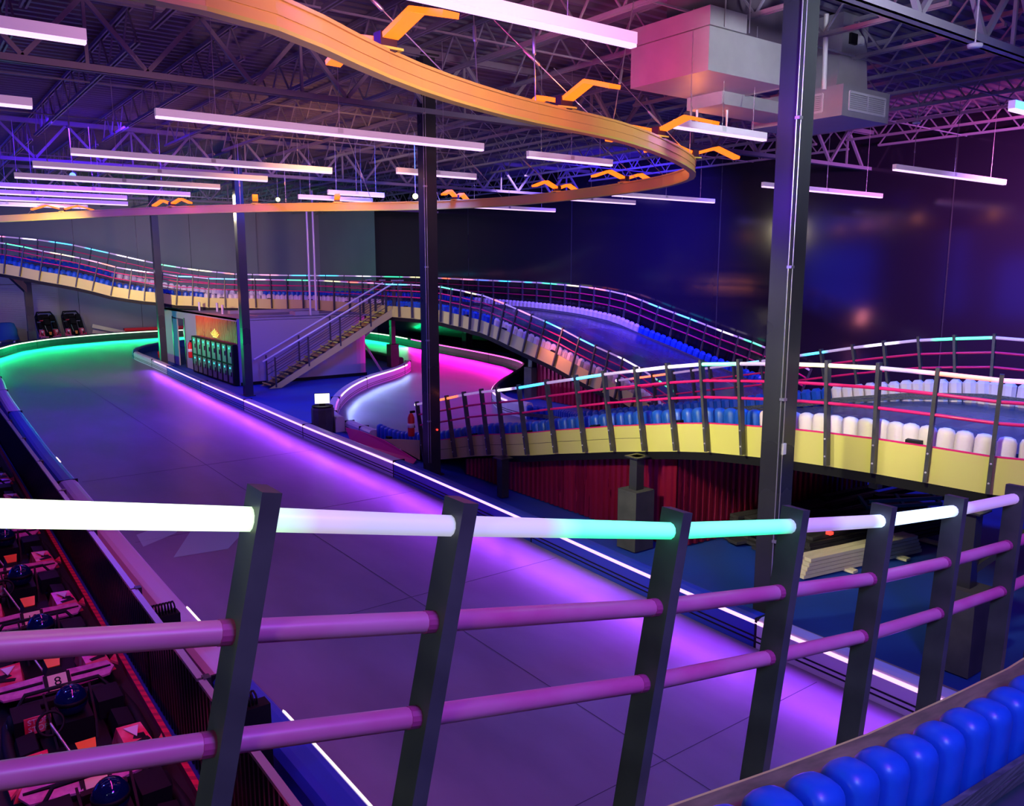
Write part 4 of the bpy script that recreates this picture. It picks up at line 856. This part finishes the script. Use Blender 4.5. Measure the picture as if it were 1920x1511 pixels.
labs2 = ['glossy dark blue helmet on the kart closest to the viewer', 'glossy dark blue helmet lowest in the left corner, under the bottom rail', 'glossy dark blue helmet directly in front of the number 8 plate', 'glossy dark blue helmet on the kart with number 8', 'glossy dark blue helmet midway between the green tube and the upper mid rail', 'glossy helmet just under the bright green tube', 'glossy helmet on the first kart seen above the bright green tube', 'glossy helmet near the top of the pit row', 'farthest glossy helmet in the pit row']
# the helmet in each kart rests in the seat
for i, y in enumerate(HY):
    build_kart((.93, y - .15, 0), 'red, pink and black racing kart: ' + labs[i], nums[i])
    helmet((.93, y, .325), labs2[i])
# a second row of karts at the edge of the frame
for i, y in enumerate([9.3, 11.2]):
    pass
# karts under covers at the far left
for i, (x, y, lab) in enumerate([(6.9, 55.3, 'dark kart tipped up on a stand, right of the far left support'), (8.3, 55.5, 'second dark kart parked against the back wall beyond the green bend')]):
    k = build_kart((x, y, 0), lab, '', True); k.rotation_euler = (1.1, 0, 0.2); k.location.z = .95
for i, (x, y, w, lab, m) in enumerate([(2.9, 54.2, 1.0, 'pale blue cloth cover over a stored kart at the left picture edge', 'cloth'), (4.8, 54.8, 1.0, 'mid blue cloth cover over a stored kart left of the support', 'cloth')]):
    q = MB(); n = 14; vs = []
    for r_, (rr, z) in enumerate([(.25, 1.28), (.42, 1.22), (.50, .95), (.52, .60), (.58, .30)]):
        for kk in range(n):
            a = 2 * PI * kk / n; wob = 1 + (.10 * math.sin(kk * 2.7 + i) * r_ / 4); vs.append((x + rr * w * math.cos(a) * wob, y + rr * .6 * math.sin(a) * wob, z + .05 * math.sin(kk * 1.9) * (r_ > 2)))
    fs = [tuple(range(n))]
    for r_ in range(4):
        for kk in range(n): l = (kk + 1) % n; fs.append((r_ * n + kk, r_ * n + l, r_ * n + n + l, r_ * n + n + kk))
    q.add(vs, fs, 0, True); root_ = empty('covered_kart', (x, y, 0), lab, 'cover'); q.obj('cloth', m, root_)
    for s_ in (-.35, .35):
        q = MB(); q.lathe([(.14, -.07), (.14, .07)], (x + s_, y - .1, .16), V((1, 0, 0)), 10); q.obj('wheel', 'silver', root_)
        q = MB(); q.bar((x + s_, y - .1, .16), (x + s_ * .6, y, 1.0), .05, .05); q.obj('stand_leg', 'black', root_)
q = MB(); q.bb(11.2, 15.0, 55.6, 55.9, .1, .62); o = q.obj('red_barrier_block', 'red', org=(13, 55.7, 0)); tag(o, 'long red block behind the green-lit kerb', 'barrier')
q = MB(); q.bar((9.4, 55.6, .85), (11.2, 55.6, .35), .1, .22); q.bar((9.4, 55.7, .5), (11.2, 55.7, .11), .1, .2); o = q.obj('leaning_planks', 'cream', org=(10, 55.6, 0)); tag(o, 'pale planks leaning by the back wall left of the red block', 'planks')
q = MB(); q.lathe([(.22, 0), (.24, .3), (.2, .34)], (10.15, 42.2, .02), seg=12); o = q.obj('red_tub', 'red', org=(10.15, 42.2, 0)); tag(o, 'low red tub inside the kerb tip', 'tub')

# ================================================================== HANGING RING TRACK
RG = RING[:]
RG.insert(11, (10.3, 9.2, 6.1)); RG.insert(12, (10.9, 9.6, 6.1)); RG.insert(14, (12.1, 10.6, 6.1))
RG += [(1.5, 38.0, 6.1), (-.8, 37.6, 6.1), (-2.6, 33, 6.1), (-3.6, 25, 6.1), (-3.6, 16, 6.1), (-2.6, 9.2, 6.1), (-.9, 6.2, 6.1), (.6, 5.45, 6.1)]
def loopres(P, n):
    P = [V(p) for p in P]; m = len(P); out = []
    # smooth once
    for _ in range(1): P = [(P[i - 1] + P[i] * 2 + P[(i + 1) % m]) / 4 for i in range(m)]
    acc = [0]
    for i in range(m): acc.append(acc[-1] + (P[(i + 1) % m] - P[i]).length)
    for k in range(n):
        s_ = acc[-1] * k / n; i = max(j for j in range(m) if acc[j] <= s_); q = (s_ - acc[i]) / (acc[i + 1] - acc[i])
        a, b_, c, d = P[i - 1], P[i], P[(i + 1) % m], P[(i + 2) % m]
        out.append(0.5 * ((2 * b_) + (c - a) * q + (2 * a - 5 * b_ + 4 * c - d) * q * q + (3 * b_ - a - 3 * c + d) * q ** 3))
    return out
RP = loopres(RG, 150)
rg = empty('hanging_ring_track', RP[0], 'large amber oval ring track hanging from the roof', 'hanging track')
fr = frames(RP, 1, True)
q = MB(); q.sweep(fr, [(-.035, -.09), (.035, -.09), (.035, .09), (-.035, .09)], cap=False, loop=True); q.obj('web_band', 'ring', rg)
for z in (-.105, .105):
    q = MB(); q.sweep(fr, [(-.055, z - .014), (.055, z - .014), (.055, z + .014), (-.055, z + .014)], cap=False, loop=True); q.obj('edge_flange', 'ring2' if z < 0 else 'ring', rg)
q = MB(); q.sweep(fr, [(-.048, -.012), (-.036, -.012), (-.036, .012), (-.048, .012)], cap=False, loop=True); q.obj('mid_bead', 'ring', rg)
def near_ring(x, y): return min(RP, key=lambda p: (p.x - x) ** 2 + (p.y - y) ** 2)
def chev(x, y, ang, L=1.0):
    c = near_ring(x, y); a = math.radians(ang); d = V((math.cos(a), math.sin(a), 0)); n = V((-d.y, d.x, 0)); base = c + V((0, 0, .115))
    q = MB(); q.box(base + V((0, 0, .065)), (.16, .12, .15), (n, d, V((0, 0, 1)))); br = q.obj('wing_bracket', 'bracket', rg)
    q = MB(); q.box(base + V((0, 0, .01)), (.26, .16, .02), (n, d, V((0, 0, 1)))); q.obj('bracket_foot', 'ring2', br)
    for s_ in (-1, 1):
        r0 = base + d * (s_ * .08) + V((0, 0, .10)); r1 = base + d * (s_ * .50 * L) + V((0, 0, .21)); r2 = base + d * (s_ * .98 * L) + V((0, 0, .07))
        q = MB(); q.bar(r0, r1, .15, .045); q.bar(r1, r2, .15, .045); q.obj('wing_light', 'chev', br)
    l = bpy.data.lights.new('wing_lamp', 'POINT'); l.energy = 13; l.color = (1.0, .28, .04); l.shadow_soft_size = .12; lo = bpy.data.objects.new('wing_lamp', l); COL.objects.link(lo); lo.location = base + V((0, 0, .36))
for (x, y, an) in [(3.92, 31.36, 150), (6.17, 26.45, 107), (8.03, 23.79, 70), (10.38, 22.04, 66), (12.57, 19.47, 38), (13.3, 15.8, 17), (12.94, 13.09, 4), (11.21, 9.87, -9), (9.17, 8.4, -87), (6.24, 7.51, -97), (3.59, 6.54, -88), (1.0, 5.5, -90), (-2.6, 9.3, 30), (-3.6, 20, 0), (1.3, 37.9, 90)]: chev(x, y, an)
def cable(a, b_, tb=.35):
    a = V(a); b_ = V(b_); q = MB(); q.tube([a, b_], .007, 5); o = q.obj('hanger_cable', 'silver', rg)
    m = a.lerp(b_, tb); t = (b_ - a).normalized(); q = MB(); q.lathe([(.008, -.14), (.02, -.12), (.02, .12), (.008, .14)], m, t, 8); q.obj('turnbuckle', 'silver', o)
for (x, y, dx, dy) in [(2.2, 5.7, .3, 1.2), (2.2, 5.7, -1.6, .6), (5.0, 7.25, .8, 1.3), (4.6, 7.1, -1.8, .8), (6.0, 7.6, 0, .1), (7.2, 7.8, 1.2, .9), (7.0, 7.75, -1.8, 1.0), (10.6, 9.4, 0, 0), (11.3, 9.9, -2.2, .6), (12.7, 12.0, -2.4, .6), (13.2, 13.0, -.9, 1.8), (13.2, 15.9, -2.4, .4), (13.2, 17.8, -2.2, 0), (12.4, 19.8, -1.6, -1.2), (11.2, 21.5, -1.3, -1), (9.3, 23.5, 0, 0), (8.5, 24.4, 0, 0), (6.5, 27.6, 1.5, .4), (5.0, 30.4, -1.5, -.6), (3.8, 33.0, -1.5, -1), (3.7, 33.2, 1.6, .2)]:
    c = near_ring(x, y) + V((0, 0, .11)); cable(c, (c.x + dx, c.y + dy, 8.05))

# ================================================================== LINEAR LAMPS
def lamp(x0, x1, y, label, z=6.40, wires=(.15, .5, .85), e=8, light=True):
    cx = (x0 + x1) / 2; L = x1 - x0; rt = empty('linear_lamp', (cx, y, z), label, 'lamp')
    q = MB(); q.box((cx, y, z + .065), (L, .085, .10)); q.obj('housing', 'lampbody', rt)
    q = MB(); q.box((cx, y, z), (L - .01, .08, .03)); q.obj('diffuser', 'bar', rt)
    q = MB(); q.box((cx, y, z + .07), (.09, .092, .07)); q.obj('centre_joint', 'white', rt)
    for f in wires:
        x = x0 + L * f; q = MB(); q.tube([(x, y, z + .11), (x, y, BOTJ + .02 if y < 9 or x < 16 else 8.80)], .006, 4); q.obj('suspension_wire', 'silver', rt)
        q = MB(); q.lathe([(.012, 0), (.012, .06)], (x, y, z + .4), seg=6); q.obj('wire_gripper', 'silver', rt)
    if light: area('linear_lamp_light', (cx, y, z - .03), (cx, y, 0), L - .1, .06, e, (0.30, 0.10, 1.0))
W = [(-3.9, 1.6, 8.6, 'short-looking lamp cut by the left edge, highest in the picture'), (-3.9, 1.62, 12.4, 'lamp cut by the left edge, second from the top'),
     (.3, 5.66, 5.72, 'long lamp across the top of the picture, nearest the viewer'), (3.04, 8.42, 12.15, 'long lamp crossing in front of the middle column'),
     (2.76, 7.8, 17.0, 'long lamp below the one that crosses the middle column'), (2.46, 7.3, 19.5, 'third long lamp down in the left stack'), (2.4, 7.0, 22.1, 'fourth long lamp down in the left stack'),
     (2.0, 7.03, 24.9, 'fifth long lamp down in the left stack'), (.9, 5.83, 27.2, 'sixth long lamp down in the left stack'), (1.2, 6.38, 29.7, 'seventh long lamp down in the left stack'), (.8, 5.62, 32.2, 'lowest lamp in the left stack, just over the ring'),
     (9.6, 11.72, 12.4, 'short lamp right of the middle column, upper one'), (8.9, 10.95, 16.1, 'short lamp passing behind the middle column'), (9.87, 11.61, 21.8, 'small far lamp above the ring, upper of two'), (9.8, 12.2, 23.7, 'small far lamp above the ring, lower of two'),
     (9.3, 11.4, 8.52, 'lamp behind the right end of the ring'), (16.95, 22.1, 9.4, 'long lamp in front of the black wall, farthest right'), (17.8, 23.4, 13.3, 'long lamp passing behind the wide column'),
     (16.6, 21.0, 17.5, 'thin far lamp right of the ring on the black wall'), (15.6, 19.4, 19.4, 'thin far lamp under the right of the ring'), (15.5, 19.7, 23.8, 'thin far lamp lowest under the ring'), (11.74, 16, 5.0, 'lamp end at the right picture edge')]
for (x0, x1, y, lab) in W: lamp(x0, x1, y, 'white violet linear lamp: ' + lab)

# ================================================================== DUCTS
def grille(root, p, x, z, w, h, n):
    nrm = z.cross(x) * 1
    q = MB()
    for (cx, cz, ww, hh) in ((0, h / 2, w, .03), (0, -h / 2, w, .03), (-w / 2, 0, .03, h), (w / 2, 0, .03, h), (0, 0, .02, h)):
        q.box(V(p) + x * cx + z * cz, (ww, .02, hh), (x, x.cross(z) * -1, z))
    g = q.obj('grille_frame', 'grille', root)
    for k in range(n):
        q = MB(); q.box(V(p) + z * (-h / 2 + h * (k + .5) / n), (w, .012, h / n * .45), (x, x.cross(z) * -1, (z + x.cross(z) * .4).normalized())); q.obj('louvre', 'grille', g)
EX, EY, EZ = V((1, 0, 0)), V((0, 1, 0)), V((0, 0, 1))
da = empty('air_duct', (10.5, 9, 7.2), 'large grey rectangular air duct hanging left of the wide column', 'duct')
q = MB(); q.bb(9.62, 11.30, 8.22, 9.78, 7.18, 7.78); q.obj('duct_box', 'duct', da)
q = MB(); q.bb(11.30, 11.46, 8.22, 9.78, 7.18, 7.78); q.obj('duct_end', 'duct', da)
q = MB(); q.bb(9.60, 10.42, 8.20, 9.80, 7.79, 8.05); q.obj('duct_collar', 'duct', da)
q = MB(); q.bb(10.4, 11.9, 8.6, 9.78, 7.5, 8.7); q.obj('duct_riser', 'duct2', da)
q = MB(); q.bb(10.9, 13.0, 9.0, 9.74, 6.98, 7.18); q.obj('lower_duct', 'duct', da)
q = MB(); q.bb(11.46, 11.5, 8.20, 9.80, 7.16, 7.80); q.obj('flange', 'silver', da)
for (x, y) in ((9.9, 8.18), (10.45, 8.18)):
    q = MB(); q.tube([(x, y, 7.8), (x, y, 8.7)], .012, 5); q.obj('hanger_rod', 'silver', da)
db = empty('diffuser_duct', (13.8, 8.8, 7), 'smaller duct with white louvred grilles right of the wide column', 'duct')
q = MB(); q.bb(13.35, 14.85, 8.42, 10.30, 6.98, 7.50); q.obj('plenum_box', 'duct', db)
q = MB(); v_ = [(13.75, 8.75), (14.55, 8.75), (14.55, 9.5), (13.75, 9.5)]
q.add([(x - .12 * (1 if x < 14 else -1), y, 7.50) for x, y in v_] + [(x, y, 8.15) for x, y in v_], [(0, 1, 5, 4), (1, 2, 6, 5), (2, 3, 7, 6), (3, 0, 4, 7), (4, 5, 6, 7)]); q.obj('tapered_neck', 'duct', db)
q = MB(); q.bb(13.75, 14.55, 8.75, 9.5, 8.14, 8.8); q.obj('vertical_duct', 'duct', db)
q = MB(); q.bb(13.95, 14.15, 8.70, 8.76, 8.3, 8.48); q.obj('actuator', 'black', db)
q = MB(); q.bb(14.2, 14.34, 8.68, 8.76, 8.32, 8.46); q.obj('actuator_box', 'grille', db)
grille(db, (14.1, 8.40, 7.24), EX, EZ, 1.15, .30, 9)
grille(db, (13.335, 9.2, 7.24), EY, EZ, .8, .30, 9); grille(db, (13.335, 10.0, 7.24), EY, EZ, .5, .30, 9)
q = MB(); q.tube([(12.4, 8.2, 8.4), (12.45, 8.2, 7.25)], .04, 8); q.obj('drain_pipe', 'grille', db)
q = MB(); q.tube([(11.0, 9.6, 6.98), (11.0, 9.6, 6.7), (11.4, 9.3, 6.7), (11.4, 9.3, 6.98)], .025, 6); o = q.obj('pipe_loop', 'grille', org=(11, 9.6, 6.9)); tag(o, 'small white pipe loop under the large duct', 'pipe')
# ceiling bits
for (x, y, z, lab) in [(11.9, 5.6, 7.3, 'white sensor on a loop of cable under the right girder'), (19.5, 10.35, 7.7, 'white round detector under the roof right of the small duct')]:
    q = MB(); q.lathe([(.03, .06), (.1, .04), (.09, 0)], (x, y, z), seg=12); q.tube([(x, y, z + .05), (x, y, 8.82)], .01, 5); o = q.obj('detector', 'grille', org=(x, y, z)); tag(o, lab, 'detector')
for (x, y, z, m, lab) in [(11.6, 30.0, 6.85, 'spot', 'small yellow-white spotlight left of the roof poles'), (12.9, 31.0, 6.75, 'spotblue', 'small blue spotlight on top of the roof poles'), (11.9, 20.5, 6.35, 'spot', 'bright round spotlight just right of the middle column'), (3.9, 24, 6.7, 'spotblue', 'small blue spotlight among the left lamps')]:
    rt = empty('spotlight', (x, y, z), lab, 'spotlight'); d = V((-.35, -.9, -.25)).normalized()
    q = MB(); q.lathe([(.05, -.16), (.085, -.1), (.09, 0)], (x, y, z), d, 12); q.obj('can', 'black', rt)
    q = MB(); q.lathe([(.08, 0), (.07, .01)], (x, y, z), d, 12); q.obj('lens', m, rt)
    q = MB(); q.tube([(x, y, z), (x, y, BOTJ)], .012, 5); q.obj('drop_rod', 'silver', rt)
q = MB(); q.bb(-12.2, -12, -8, 57, 0, 9); o = q.obj('wall_left', 'wallgrey'); struct(o, 'side wall out of view on the left')

for i, (y0, y1, z0, z1, nx_, nz_) in enumerate([(35.4, 41.6, .9, 8.5, 4, 3), (28.3, 29.6, 1.0, 7.4, 1, 2), (23.2, 26.2, .9, 5.2, 2, 1)]):
    q = MB(); q.bb(-11.99, -11.97, y0, y1, z0, z1); w_ = struct(q.obj('window_%d' % (i + 1), 'winblue'), 'tall window glazed with blue-lit film, out of view on the left')
    for k in range(nx_ + 1):
        y = y0 + (y1 - y0) * k / nx_; q = MB(); q.bb(-11.97, -11.85, y - .09, y + .09, z0, z1); q.obj('mullion', 'black', w_)
    for k in range(nz_ + 1):
        z = z0 + (z1 - z0) * k / nz_; q = MB(); q.bb(-11.97, -11.85, y0, y1, z - .1, z + .1); q.obj('transom', 'black', w_)
b = MB(); b.bb(8.0, 8.55, -4, 9.5, .0, .006); struct(b.obj('trim_40', 'ledge'), 'mauve grey unpainted margin behind the barrier')
